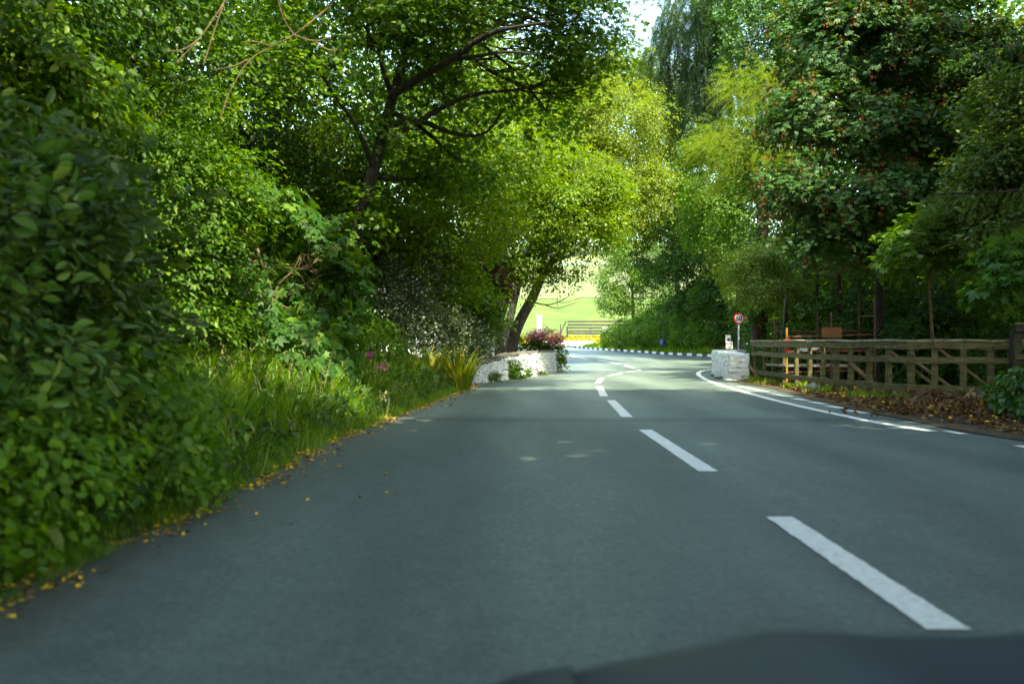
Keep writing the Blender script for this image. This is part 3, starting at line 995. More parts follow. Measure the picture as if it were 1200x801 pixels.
# the leaning tree with its dark boughs
Yt = 20.0
lean = [P(384, 440, Yt), P(400, 350, Yt), P(418, 272, Yt), P(436, 205, Yt), P(448, 160, Yt), P(462, 105, Yt + .3), P(476, 60, Yt + .5), P(494, 0, Yt + .7), P(505, -70, Yt + 1), P(512, -150, Yt + 1)]
ex = [([P(458, 112, Yt), P(490, 92, Yt - .3), P(530, 70, Yt - .8), P(565, 42, Yt - 1.2), P(600, 32, Yt - 1.5), P(645, 26, Yt - 1.8)], .10, .02),
      ([P(530, 70, Yt - .8), P(560, 66, Yt - 1.0), P(590, 60, Yt - 1.1), P(630, 64, Yt - 1.2)], .05, .015),
      ([P(446, 165, Yt), P(480, 150, Yt + .3), P(520, 124, Yt + .6), P(560, 108, Yt + .8), P(610, 106, Yt + 1), P(650, 92, Yt + 1.2)], .075, .018),
      ([P(450, 150, Yt), P(490, 138, Yt + .6), P(530, 158, Yt + 1), P(570, 160, Yt + 1.3), P(590, 128, Yt + 1.6)], .07, .018),
      ([P(438, 200, Yt), P(420, 150, Yt - .6), P(390, 110, Yt - 1), P(360, 60, Yt - 1.5)], .06, .015),
      ([P(610, 106, Yt + 1), P(650, 112, Yt + 1), P(690, 100, Yt + 1)], .03, .01)]
tree('leaning_tree', 'leaning tree with dark bare boughs reaching over the road from the left', 'tree', (float(lean[0][0]), Yt),
     [lb(430, 30, 19.5, 2.2, 2.2, 1.0), lb(540, 5, 20, 2.4, 2.2, .9), lb(640, 20, 20.5, 1.9, 2, .9), lb(690, 60, 21.5, 1.3, 1.5, .6), lb(600, 80, 22, 1.8, 1.8, .55), lb(520, 110, 22.5, 1.7, 1.5, .7),
      lb(450, 210, 22.5, 1.6, 1.5, 1.2), lb(540, 190, 23, 1.6, 1.5, .8), lb(640, 130, 22.5, 1.3, 1.3, .5), lb(560, -90, 20, 4.0, 3.6, 1.3), lb(400, -60, 19, 3, 3, 1.2), lb(690, -70, 21, 3.0, 3, 1.0), lb(428, 240, 19.7, .35, .3, .6), lb(405, 330, 19.6, .45, .35, .9), lb(450, 140, 19.7, .4, .3, .5)],
     'mid', T_PALM, .085, 2500, 12, (.48, .30, .04), .3, (1.1, .25, .4), .35, -.25, 1.2, trunk=lean, r0=.16, extra=ex, twigs=10)

for lab, at, lobes, leaf, nc in [
    ('dense mid green tree right behind the trunk of the leaning tree', (-4.8, 26),
     [lb(455, 290, 25, 1.8, 1.8, 1.4), lb(520, 250, 26, 2.0, 1.8, 1.5), lb(400, 220, 24, 2, 2, 1.8), lb(470, 340, 25, 1.8, 1.5, 1.1), lb(560, 190, 28, 2.2, 2, 1.5)], 'sunny', 2100),
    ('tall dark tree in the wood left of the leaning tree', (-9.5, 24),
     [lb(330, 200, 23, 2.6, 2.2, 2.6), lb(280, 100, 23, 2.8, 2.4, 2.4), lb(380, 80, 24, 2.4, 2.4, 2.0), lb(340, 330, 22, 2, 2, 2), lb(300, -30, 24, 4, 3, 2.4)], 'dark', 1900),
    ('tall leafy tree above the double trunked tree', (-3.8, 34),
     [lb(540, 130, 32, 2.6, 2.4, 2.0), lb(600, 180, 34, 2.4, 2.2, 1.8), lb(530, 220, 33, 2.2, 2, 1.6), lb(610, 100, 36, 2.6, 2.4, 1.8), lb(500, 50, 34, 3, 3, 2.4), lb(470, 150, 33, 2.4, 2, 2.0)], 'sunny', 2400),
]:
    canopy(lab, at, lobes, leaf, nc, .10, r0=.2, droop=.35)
# the deep wood on the left
for i, (x, y, h, rr, lf, lab) in enumerate([
    (-14, 13, 11, 4.2, 'dark', 'broad dark tree deep in the left wood behind the hazel bush'), (-13, 21, 12, 4.2, 'dark', 'dark tall tree deep in the left wood behind the leaning tree'),
    (-13, 31, 13, 4.6, 'mid', 'tall green tree deep in the left wood beyond the leaning tree'), (-8.5, 40, 13, 4.2, 'mid', 'tall tree at the far end of the left wood by the cottage'),
    (-20, 26, 14, 5, 'dark', 'hindmost dark tree of the left wood')]):
    z = float(gz(x, y))
    canopy(lab, (x, y), [(x, y, h * .78, rr, rr, h * .24), (x + rr * .5, y - rr * .4, h * .5, rr * .8, rr * .8, h * .22), (x - rr * .4, y + rr * .2, h * .5, rr * .8, rr * .8, h * .24), (x + .6 * rr, y - .2 * rr, h * .24, rr * .75, rr * .75, h * .17)],
           lf, 1500, .16, per=12, r0=.28, spray=(.7, .4, .08), twigs=8, group='tall trees of the left wood')

# bare brown twigs hanging in front of the canopy, top left
mbt = MB()
root = empty('dead_branch', tuple(P(300, -60, 10.5)), 'bare brown dead branch hanging among the leaves at the top left', 'branch')
for pts in [[(300, -60), (262, 5), (235, 45), (205, 75)], [(390, 5), (345, 42), (318, 55), (290, 70), (268, 110)], [(262, 5), (250, 40), (238, 78)], [(345, 42), (370, 50), (392, 42)], [(345, 42), (330, 20), (322, -20), (300, -60)],
            [(318, 55), (300, 48), (282, 50)], [(235, 45), (215, 60), (190, 60)], [(290, 70), (275, 78), (250, 82)], [(370, 50), (385, 60), (396, 58)], [(300, -60), (345, -30), (390, 5)], [(268, 110), (262, 128), (258, 140)]]:
    p = smooth_path([P(a, b, 10.5 + .003 * (a - 300)) for a, b in pts], 2)
    mbt.tube(p, np.linspace(.011, .004, len(p)), 5)
mbt.build('limb', M['twig'], root, smooth=True)

# shrubs by the left wall
def white_bits(lv, C, D, mats):
    mats.append(M['white_flower'])
    i = rs.choice(len(C), min(len(C), 260), replace=False)
    for q in range(4):
        pos = C[i] + D[i] * .15 + rs.normal(size=(len(i), 3)) * .09
        lv.put(T_DIA, pos, rs.normal(size=(len(i), 3)), D[i] + UP + rs.normal(size=(len(i), 3)) * .5, .045, 1, 1.5)


tree('flowering_shrub', 'grey green shrub speckled with tiny white flowers', 'shrub', (-3.1, 24.0),
     [lb(450, 350, 23, .9, .9, .85), lb(500, 385, 23, .95, .8, .7), lb(535, 400, 25, .9, .8, .65), lb(480, 330, 24, .8, .8, .7)],
     'olearia', T_DIA, .06, 900, 16, (.24, .14, .04), .1, (.8, .6, .5), .6, -.7, r0=.05, bark='twig', more=white_bits, crown_name='foliage', trunk_name='stem', twigs=10)
tree('garden_bush', 'fresh green bush between the grey green shrub and the tree trunks', 'bush', (-1.6, 29.6),
     [lb(550, 370, 28, 1.1, 1, .9), lb(548, 398, 29.5, .7, .6, .5), lb(525, 345, 29, 1.2, 1, .9)],
     'mid', T_ROUND, .075, 800, 14, (.26, .16, .04), .3, (.8, .6, .45), .6, -.5, r0=.06, bark='twig', crown_name='foliage', trunk_name='stem', twigs=10)
tree('copper_shrub', 'dark purple leaved shrub left of the double trunked tree', 'shrub', (-1.4, 33.0),
     [lb(552, 312, 31, .65, .6, .35), lb(572, 322, 31, .55, .5, .35), lb(545, 345, 31, .5, .5, .45), lb(590, 338, 31.5, .35, .4, .3)],
     'purple', T_ROUND, .07, 420, 12, (.28, .15, .04), .35, (.9, .4, .4), .5, -.6, r0=.05, crown_name='foliage', trunk_name='stem', twigs=10)

# double-trunked tree behind the left wall
Yd = 33.0
tr = [P(586, 425, Yd), P(587, 400, Yd), P(586, 378, Yd), P(578, 352, Yd), P(572, 325, Yd), P(562, 290, Yd + .3), P(556, 250, Yd + .5)]
ex = [([P(598, 425, Yd + .5), P(601, 395, Yd + .5), P(611, 372, Yd + .4), P(625, 348, Yd + .2), P(634, 324, Yd), P(645, 308, Yd), P(660, 294, Yd - .2), P(672, 270, Yd - .4), P(676, 230, Yd - .4)], .23, .06),
      ([P(634, 324, Yd), P(640, 290, Yd), P(632, 250, Yd), P(628, 210, Yd)], .12, .03),
      ([P(645, 308, Yd), P(668, 300, Yd - .5), P(690, 282, Yd - .8), P(705, 262, Yd - 1)], .06, .015),
      ([P(586, 378, Yd), P(596, 350, Yd - .3), P(600, 310, Yd - .4), P(604, 270, Yd - .5)], .10, .03),
      ([P(621, 353, Yd), P(640, 358, Yd - .3), P(655, 354, Yd - .5), P(668, 346, Yd - .6)], .03, .006),
      ([P(640, 358, Yd - .3), P(656, 362, Yd - .5), P(680, 352, Yd - .6)], .018, .004),
      ([P(655, 354, Yd - .5), P(664, 355, Yd - .5), P(690, 345, Yd - .7)], .012, .003)]
tree('twin_trunk_tree', 'spreading tree with two dark trunks behind the left stone wall', 'tree', (float(tr[0][0]), Yd),
     [lb(650, 240, 32, 1.9, 1.8, 1.0), lb(690, 268, 32, 1.1, 1.2, .8), lb(600, 280, 32, 1.7, 1.5, 1.0), lb(565, 300, 32, 1.2, 1.3, .7), lb(660, 315, 32.3, .75, .8, .32), lb(630, 200, 33, 2.2, 2, 1.0), lb(696, 220, 33, 1.4, 1.4, .9), lb(566, 345, 32, .9, .8, .45), lb(600, 325, 32, .9, .8, .4)],
     'sunny', T_ROUND, .085, 2200, 15, (.48, .25, .04), .3, (1.1, .25, .4), .35, -.12, 1.9, trunk=tr, r0=.24, bark='bark_grey', extra=ex, twigs=9)

# bright trees in the sun over the far bend
for lab, at, lobes, nc, sz, tp in [
    ('sunlit yellow green tree hanging over the far bend', (-.4, 48.5),
     [lb(690, 195, 46, 2.6, 2.4, 1.6), lb(650, 150, 47, 2.6, 2.4, 1.9), lb(720, 140, 47, 2.6, 2.4, 1.8), lb(700, 245, 45, 2.0, 1.8, 1.0), lb(670, 110, 48, 2.4, 2.4, 1.5), lb(740, 215, 46, 1.8, 1.8, 1.4), lb(600, 165, 47, 2.4, 2.2, 1.6), lb(640, 235, 45, 2.0, 1.8, 1.2), lb(590, 110, 48, 2.4, 2.2, 1.6)], 4200, .095,
     [P(590, 420, 48.5), P(600, 360, 48.5), P(622, 280, 48), P(648, 210, 47.5), P(680, 150, 47)]),
    ('tall pale yellow green tree behind the far bend against the sky', (11.6, 68),
     [lb(760, 190, 64, 3.5, 2.8, 2.6), lb(770, 110, 66, 3.5, 3.2, 2.6), lb(720, 90, 66, 3.0, 2.8, 2.2), lb(800, 240, 62, 2.6, 2.4, 2.2), lb(745, 255, 64, 2.4, 2.2, 1.6), lb(810, 150, 66, 2.8, 2.6, 2.6)], 3600, .115,
     [P(800, 420, 68), P(795, 340, 68), P(785, 260, 67), P(772, 180, 66), P(765, 100, 66)])]:
    x, y = at
    tree('sunlit_tree', lab, 'tree', (float(tp[0][0]), y), lobes, 'lime', T_OVAL, sz, int(nc * 1.15), 20, (.75, .36, .05), .4, (1.0, .25, .45), .35, -.08, 1.7, r0=.22, bark='bark_grey', twigs=9, group='sunlit trees at the far bend', wide=1.3, trunk=tp)

# far hedge bank and the trees over it
def bank(label, pts, leaf, nc, size, hmax, seed=0):
    lobes = [(x, y, float(gz(x, y)) + h * .45, r, r * 1.1, h * .55) for x, y, r, h in pts]
    return tree('ivy_hedge', label, 'hedge', pts[0][:2], lobes, leaf, T_DIA, size, nc, 14, (.30, .22, .05), .5, (.5, .8, .4), .72, -.8, r0=.08, limb=False, group='hedges on the far bank', wide=1.3, crown_name='foliage', trunk_name='stem')


bank('ivy clad hedge bank along the black and white kerb', [(10.4, 72, 1.9, 2.6), (11.2, 68, 1.8, 3.2), (12.0, 64, 1.9, 4.0), (12.8, 60.5, 2.0, 4.6), (9.6, 77, 1.7, 2.2), (8.6, 82, 1.3, 1.5)], 'mid', 2900, .13, 4)
bank('dark ivy hedge behind the speed limit sign', [(13.6, 57.0, 1.9, 4.6), (13.7, 54, 1.9, 5.0), (13.6, 50.5, 2.0, 5.2), (12.9, 47, 1.9, 5), (15.5, 48, 2.2, 6)], 'dark', 1700, .14, 5)
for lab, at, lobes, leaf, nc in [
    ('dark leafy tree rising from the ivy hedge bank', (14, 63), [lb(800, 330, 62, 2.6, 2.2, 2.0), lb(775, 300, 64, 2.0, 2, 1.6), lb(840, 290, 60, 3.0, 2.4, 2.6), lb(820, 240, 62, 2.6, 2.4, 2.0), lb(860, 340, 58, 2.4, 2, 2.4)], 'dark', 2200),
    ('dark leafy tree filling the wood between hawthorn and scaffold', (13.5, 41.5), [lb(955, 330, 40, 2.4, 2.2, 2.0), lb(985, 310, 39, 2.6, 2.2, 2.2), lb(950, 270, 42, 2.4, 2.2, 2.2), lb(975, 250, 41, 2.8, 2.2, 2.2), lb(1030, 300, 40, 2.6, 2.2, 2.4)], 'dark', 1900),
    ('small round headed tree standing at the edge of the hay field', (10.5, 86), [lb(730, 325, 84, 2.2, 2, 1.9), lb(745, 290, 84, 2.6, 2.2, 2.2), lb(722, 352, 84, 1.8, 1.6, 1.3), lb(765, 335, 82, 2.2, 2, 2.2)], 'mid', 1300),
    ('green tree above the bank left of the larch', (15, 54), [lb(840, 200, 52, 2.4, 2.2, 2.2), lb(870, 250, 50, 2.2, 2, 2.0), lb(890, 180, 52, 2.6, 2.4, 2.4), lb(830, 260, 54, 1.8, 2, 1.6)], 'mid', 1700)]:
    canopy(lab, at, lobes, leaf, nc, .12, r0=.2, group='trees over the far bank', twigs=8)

# larch and hanging conifer
def conifer(label, at, top, lobes, leaf, nc, length, need, per=9, nl=4, extra=None, bark='bark', side=.7, drop=1.0):
    x, y = at
    z = float(gz(x, y))
    root = empty('conifer_tree', (x, y, z), label, 'tree', 'conifers by the road')
    C, D = lobe_points(lobes, nc, .3, -.3, 1.2, z + .5)
    lv = Leaves()
    strands(lv, C, D, per, length, need, nl, side=side, drop=drop)
    lv.build('crown', [M[leaf]], root)
    wood(root, [(x, y, z - .1), (x + .1, y, z + (top - z) * .5), (x, y, top)], .2, lobes, C, M[bark], 26, True, r_end=.15, extra=extra)
    return root


conifer('feathery yellow green larch left of the orange seeded sycamore', (9.9, 33.6), 11.5,
        [lb(900, 100, 35, 1.7, 1.6, .8), lb(880, 150, 34.5, 1.7, 1.5, .8), lb(905, 190, 34, 1.6, 1.5, .7), lb(870, 210, 34, 1.2, 1.2, .6), lb(930, 130, 35, 1.4, 1.4, .8), lb(850, 175, 34, 1.1, 1.1, .6)], 'larch', 1900, .85, .075, 16, 5, side=1.0, drop=.45)
conifer('dark drooping conifer against the sky over the far bend', (13.0, 59.5), 26,
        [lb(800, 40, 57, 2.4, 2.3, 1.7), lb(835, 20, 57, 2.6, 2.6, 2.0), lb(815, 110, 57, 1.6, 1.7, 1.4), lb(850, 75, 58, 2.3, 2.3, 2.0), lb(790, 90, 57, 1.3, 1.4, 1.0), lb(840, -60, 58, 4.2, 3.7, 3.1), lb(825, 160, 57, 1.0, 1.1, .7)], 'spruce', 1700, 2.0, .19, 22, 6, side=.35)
canopy('dark ivy covered tree top above the larch', (14.6, 52),
       [lb(900, 30, 50, 2.9, 2.6, 1.9), lb(940, 10, 50, 2.4, 2.4, 1.7), lb(880, -50, 51, 3.8, 3.6, 2.4), lb(960, 60, 50, 1.8, 1.8, 1.4), lb(880, 75, 52, 1.9, 1.9, 1.4), lb(905, 120, 51, 2.2, 2, 1.8), lb(930, 200, 50, 2.2, 2, 2.2)], 'ivy', 2300, .13, r0=.25, group='tall trees right of the road', twigs=8)

# hawthorn by the wall
Yh = 32.0
tree('hawthorn_tree', 'small pale green hawthorn with a thin trunk behind the fence end', 'tree', (8.75, Yh),
     [lb(880, 312, Yh, 1.0, 1.0, .55), lb(912, 296, Yh, 1.1, 1.0, .45), lb(900, 335, Yh, 1.25, 1.1, .5), lb(884, 336, Yh, .7, .8, .4), lb(925, 342, Yh, .75, .8, .4)],
     'haw', T_DIA, .07, 1150, 16, (.34, .18, .03), .4, (1.0, .3, .45), .4, -.3, 1.4, trunk=[P(922, 450, Yh), P(921, 400, Yh), P(922, 360, Yh), P(915, 330, Yh), P(905, 310, Yh)], r0=.07, bark='bark', twigs=12)
tree('yellow_shrub', 'bright yellow green bush catching the sun behind the hawthorn', 'bush', (12.2, 54),
     [lb(850, 300, 52, .9, 1, 1.4), lb(860, 275, 52, .7, .7, .9), lb(864, 330, 52, .85, .9, 1.1)], 'lime', T_ROUND, .09, 380, 13, (.34, .2, .05), .4, (.8, .5, .45), .5, -.6, r0=.06, bark='twig', crown_name='foliage', trunk_name='stem', twigs=8)

# ivy-covered trunk left of the hawthorn
root = empty('ivy_trunk_tree', tuple(np.r_[P(889, 425, 33.6)[:2], float(base(33.6))]), 'reddish brown ivy clad trunk rising behind the right wall', 'tree', None)
mb = MB()
p = smooth_path([P(889, 430, 33.6), P(889, 400, 33.6), P(891, 370, 33.6), P(895, 335, 33.6), P(893, 250, 33.6), P(895, 150, 33.6)], 2)
mb.tube(p, np.linspace(0.28, .17, len(p)), 12)
mb.build('trunk', M['bark_red'], root, smooth=True)
lv = Leaves()
n = 5200
t = rs.uniform(.02, 1, n)
cc = np.stack([np.interp(t, np.linspace(0, 1, len(p)), p[:, i]) for i in range(3)], 1)
th = rs.uniform(0, 6.28, n)
dd = np.stack([np.cos(th), np.sin(th), np.zeros(n)], 1)
keep = (wob(cc + dd * .3, 2.0, 1) > -.05) | (t > .42)
pos = cc + dd * (.28 + np.abs(rs.normal(size=n)) * .22 * np.where(t > .45, 2.0, .22))[:, None]
keep &= ~((pos[:, 2] < 3.2) & (pos[:, 0] / pos[:, 1] * FPX + CX < 877))
lv.put(T_ROUND, pos[keep], (dd + rs.normal(size=(n, 3)) * .6 - UP * .8)[keep], (dd + rs.normal(size=(n, 3)) * .3 + UP * .3)[keep], .11)
lv.build('crown', [M['ivy']], root)


# sycamore hung with orange keys
def keys(lv, C, D, mats):
    mats.append(M['keys'])
    i = np.where(rs.uniform(0, 1, len(C)) < .26)[0]
    c = C[i] + D[i] * .22 - UP * .12
    for q in range(9):
        pos = c + rs.normal(size=(len(i), 3)) * np.array([.07, .07, .09])
        lv.put(T_DIA, pos, rs.normal(size=(len(i), 3)) * .6 - UP, rs.normal(size=(len(i), 3)), .075, 1, 1.2)


tree('sycamore_tree', 'large sycamore hung with orange seed keys above the timber fence', 'tree', (10.2, 27.5),
     [lb(1000, 60, 27, 2.1, 2, 1.2), lb(1080, 70, 27, 2.0, 2, 1.2), lb(1140, 110, 27, 1.5, 1.6, 1.0), lb(960, 130, 26, 1.5, 1.5, .8), lb(1030, 150, 25.5, 1.6, 1.5, .8), lb(1110, 175, 26, 1.6, 1.5, .9),
      lb(940, 215, 25.5, 1.3, 1.3, .65), lb(1000, 235, 25, 1.4, 1.3, .6), lb(1060, 220, 25, 1.3, 1.3, .6), lb(970, 280, 25, .9, 1, .5), lb(1110, 240, 25.5, 1.2, 1.2, .7), lb(1040, 285, 25, 1.0, 1, .5), lb(1050, -10, 27.5, 2.4, 2.2, 1.0), lb(990, 10, 27, 1.6, 1.6, .9), lb(1150, 60, 28, 1.3, 1.5, 1.0)],
     'syc', T_PALM, .105, 3300, 13, (.36, .28, .05), .45, (1.15, .25, .3), .55, -.25, 1.3, trunk=[(10.2, 27.5, -.4), (10.1, 27.4, 2.5), (10.0, 27.2, 5.5), (10.3, 27, 9)], r0=.14, bark='bark', twigs=10, more=keys)
tree('whitebeam_tree', 'pale leaved tree at the right edge of the picture', 'tree', (11.8, 21),
     [lb(1185, 120, 20.5, 1.0, 1.2, .6), lb(1170, 180, 20, .95, 1, .6), lb(1200, 220, 20, 1.1, 1, .7), lb(1150, 225, 20.5, .7, .8, .5), lb(1230, 150, 20, 1.3, 1.3, 1.2), lb(1130, 260, 20.5, .7, .8, .45), lb(1190, 290, 20, 1.0, 1, .6)],
     'whitebeam', T_OVAL, .11, 900, 13, (.34, .24, .05), .15, (1.1, .35, .45), .45, -.35, 1.4, r0=.14, twigs=12, wide=1.35)
tree('elder_bush', 'elder bush with pale bare twigs below the orange seeded sycamore', 'bush', (9.6, 22.5),
     [lb(1070, 290, 21.5, .75, .7, .4), lb(1095, 265, 21.5, .7, .7, .4), lb(1115, 300, 21.5, .55, .6, .35), lb(1050, 305, 21.5, .35, .4, .25), lb(1120, 255, 22, .8, .7, .4)],
     'mid', T_HAND, .12, 260, 9, (.26, .2, .04), .4, (1.0, .3, .35), .5, -.5, r0=.05, bark='twig', twigs=10, crown_name='foliage', trunk_name='stem',
     trunk=[(9.6, 22.5, -.5), (9.4, 22.3, 1.5), tuple(P(1085, 285, 21.5))],
     extra=[([P(1100, 285, 21.4), P(1088, 300, 21.3), P(1075, 312, 21.2)], .014, .005), ([P(1100, 285, 21.4), P(1098, 305, 21.3), P(1092, 325, 21.2)], .014, .004), ([P(1080, 280, 21.4), P(1078, 298, 21.3), P(1062, 304, 21.2)], .012, .004), ([P(1140, 288, 21.3), P(1148, 290, 21.2), P(1160, 286, 21.2)], .01, .004), ([P(1135, 278, 21.3), P(1142, 287, 21.2), P(1148, 290, 21.2)], .012, .006)])


# drooping spruce bough from the right
def spruce_bough():
    x, y = 9.6, 15.5
    z = float(gz(x, y))
    root = empty('spruce_tree', (x, y, z), 'spruce reaching in from the right edge with one drooping green bough', 'tree', 'conifers by the road')
    boughs = [[P(1290, 200, 15.5), P(1230, 218, 15.2), P(1170, 226, 15.0), P(1120, 226, 14.9), P(1086, 229, 14.8)], [P(1290, 230, 15.8), P(1240, 250, 15.4), P(1195, 262, 15.2), P(1150, 262, 15.2)], [P(1290, 150, 16), P(1250, 160, 15.8), P(1215, 172, 15.6)]]
    cs, ds = [], []
    for b in boughs:
        q = dense(smooth_path(b, 2), .05)
        cs.append(q)
        ds.append(np.gradient(q, axis=0))
    C, D = np.concatenate(cs), nrmz(np.concatenate(ds))
    C = C + rs.normal(size=C.shape) * np.array([.05, .14, .03])
    D = nrmz(D + rs.normal(size=C.shape) * .5)
    lv = Leaves()
    strands(lv, C, D, 14, .50, .045, 6, side=.55)
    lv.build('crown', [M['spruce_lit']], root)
    mb = MB()
    mb.tube([(x, y, z - .1), (x, y + .1, z + 2.5), (x, y + .1, z + 8)], [.2, .17, .06], 10)
    for b in boughs:
        q = smooth_path([np.array([x, y + .1, b[0][2] + .2])] + list(b), 2)
        mb.tube(q, np.linspace(.05, .006, len(q)), 6)
    mb.build('trunk', M['bark'], root, smooth=True)


spruce_bough()
tree('maple_bush', 'spray of broad pale leaves in front of the dark wood by the right post', 'bush', (9.9, 17.6),
     [lb(1190, 320, 17, .5, .5, .25), lb(1165, 340, 16.8, .42, .4, .14), lb(1200, 338, 17, .5, .5, .2), lb(1185, 300, 17.3, .6, .5, .3)],
     'sapling', T_PALM, .14, 120, 8, (.26, .2, .03), .35, (1.2, .25, .3), .4, -.6, r0=.04, bark='twig', twigs=8, crown_name='foliage', trunk_name='stem')

# dark understorey and wood on the right
for i, (x, y, r, h, lf, lab) in enumerate([
    (13.6, 31, 2.4, 5.0, 'dark', 'dark undergrowth bush right of the sycamore trunk'), (10.6, 33.5, 1.7, 3.4, 'mid', 'green bush seen through the red scaffold'), (17.4, 29, 2.6, 5.6, 'dark', 'deep dark bush at the back right of the fence'),
    (12.6, 37.5, 2.4, 4.4, 'mid', 'bush deep behind the scaffold board'), (13.0, 24, 1.8, 3.6, 'dark', 'dark bush close behind the right end of the fence'), (15.8, 20.5, 2.2, 4.5, 'dark', 'shadowed bush behind the right hand gate post'), (10.9, 30.5, 2.0, 5.0, 'dark', 'dark bush directly behind the plain brown scaffold board'), (12.2, 28.2, 1.9, 4.6, 'dark', 'dark bush right behind the right half of the red scaffold')]):
    z = float(gz(x, y))
    tree('undergrowth_bush', lab, 'bush', (x, y), [(x, y, z + h * .5, r, r, h * .5), (x - r * .6, y - r * .4, z + h * .28, r * .7, r * .7, h * .3), (x + r * .7, y, z + h * .35, r * .7, r * .7, h * .35)],
         lf, T_ROUND, .10, 800, 13, (.36, .22, .05), .3, (.9, .5, .4), .55, -.45, r0=.07, bark='bark', twigs=10, group='bushes under the trees on the right', crown_name='foliage', trunk_name='stem')
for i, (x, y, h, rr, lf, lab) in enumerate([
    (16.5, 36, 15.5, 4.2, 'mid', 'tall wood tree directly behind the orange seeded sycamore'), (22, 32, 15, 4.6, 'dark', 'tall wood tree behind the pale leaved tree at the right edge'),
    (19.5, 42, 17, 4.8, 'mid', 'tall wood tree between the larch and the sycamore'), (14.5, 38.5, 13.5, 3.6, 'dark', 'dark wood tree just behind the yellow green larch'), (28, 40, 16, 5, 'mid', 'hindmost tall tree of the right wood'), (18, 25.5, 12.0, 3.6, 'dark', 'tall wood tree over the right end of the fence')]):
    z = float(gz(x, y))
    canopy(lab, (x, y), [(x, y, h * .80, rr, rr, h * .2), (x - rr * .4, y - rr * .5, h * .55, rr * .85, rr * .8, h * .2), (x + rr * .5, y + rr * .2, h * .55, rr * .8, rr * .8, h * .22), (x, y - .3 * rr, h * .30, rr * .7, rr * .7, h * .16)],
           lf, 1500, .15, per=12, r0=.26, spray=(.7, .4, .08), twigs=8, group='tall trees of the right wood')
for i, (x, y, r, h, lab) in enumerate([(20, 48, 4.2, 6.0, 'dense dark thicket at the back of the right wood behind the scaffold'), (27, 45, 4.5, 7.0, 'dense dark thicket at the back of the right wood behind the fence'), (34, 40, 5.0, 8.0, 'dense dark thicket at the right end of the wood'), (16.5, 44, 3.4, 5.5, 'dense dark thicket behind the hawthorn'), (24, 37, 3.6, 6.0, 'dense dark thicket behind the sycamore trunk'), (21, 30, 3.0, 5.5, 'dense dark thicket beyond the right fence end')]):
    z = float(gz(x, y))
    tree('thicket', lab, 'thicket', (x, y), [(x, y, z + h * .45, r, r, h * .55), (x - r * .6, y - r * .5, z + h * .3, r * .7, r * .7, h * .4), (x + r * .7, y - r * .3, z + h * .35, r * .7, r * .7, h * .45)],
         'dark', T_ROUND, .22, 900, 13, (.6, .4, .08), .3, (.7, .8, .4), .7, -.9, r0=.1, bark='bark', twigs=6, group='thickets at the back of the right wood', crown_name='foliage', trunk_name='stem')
# slender dark stems standing behind the scaffold
for i, (px, Y, w_, lab) in enumerate([(958, 31, .07, 'thin dark stem behind the left of the scaffold'), (983, 30, .11, 'thicker brown stem behind the orange brown board'), (1008, 33, .08, 'thin dark stem by the right of the scaffold')]):
    b = P(px, 440, Y)
    root = empty('woodland_stem', (b[0], Y, float(gz(b[0], Y))), lab, 'tree', 'slender stems in the dark wood')
    mb = MB()
    q = smooth_path([np.array([b[0], Y, float(gz(b[0], Y)) - .1]), P(px + 1, 380, Y), P(px - 1, 320, Y), P(px + 4, 240, Y)], 2)
    mb.tube(q, np.linspace(w_, w_ * .6, len(q)), 7)
    mb.build('trunk', M['bark_red'] if i == 1 else M['bark'], root, smooth=True)
    lv = Leaves()
    C, D = lobe_points([lb(px + 4, 235, Y, 1.2, 1.2, 1.0)], 170, .4, -.5)
    sprays(lv, C, D, 12, T_ROUND, .09, .4, .25, .05)
    lv.build('crown', [M['dark']], root)

# far hill-top trees behind the hay field
for i, (x, y, h, rr, lab) in enumerate([(8, 262, 15, 8, 'distant tree on the hill crest left of the far white rail'), (26, 270, 16, 9, 'distant tree on the hill crest beside the sunlit tree'), (48, 262, 16, 9, 'distant tree on the hill crest behind the dark conifer'), (-14, 258, 15, 9, 'distant tree on the hill crest above the cottage'), (-40, 255, 16, 9, 'distant tree at the left end of the hill crest')]):
    z = float(base(y))
    tree('hilltop_tree', lab, 'tree', (x, y), [(x, y, z + h * .6, rr * .8, rr * .7, h * .4), (x - rr * .5, y, z + h * .4, rr * .6, rr * .6, h * .3), (x + rr * .5, y, z + h * .4, rr * .6, rr * .6, h * .3)],
         'mid', T_DIA, .7, 420, 10, (1.4, 1.0, .3), .2, (.9, .5, .4), .6, -.8, r0=.4, twigs=0, group='trees along the hill crest', zmin=z)

# ------------------------------------------------------------------ grass, litter, low plants
def grass_patch(name, label, pos, h, mat, lean=.35, tm=T_BLADE, wide=1.0, parent=None, kind='stuff'):
    n = len(pos)
    th = rs.uniform(0, 6.283, n)
    hz = np.stack([np.cos(th), np.sin(th), np.zeros(n)], 1)
    dr = UP + hz * rs.uniform(.1, lean * 2, n)[:, None]
    nm = -hz + UP * .4
    lv = Leaves()
    lv.put(tm, pos, dr, nm, h, 0, wide)
    o = lv.build(name, mat, parent)
    if kind: tag(o, label, kind=kind)
    return o


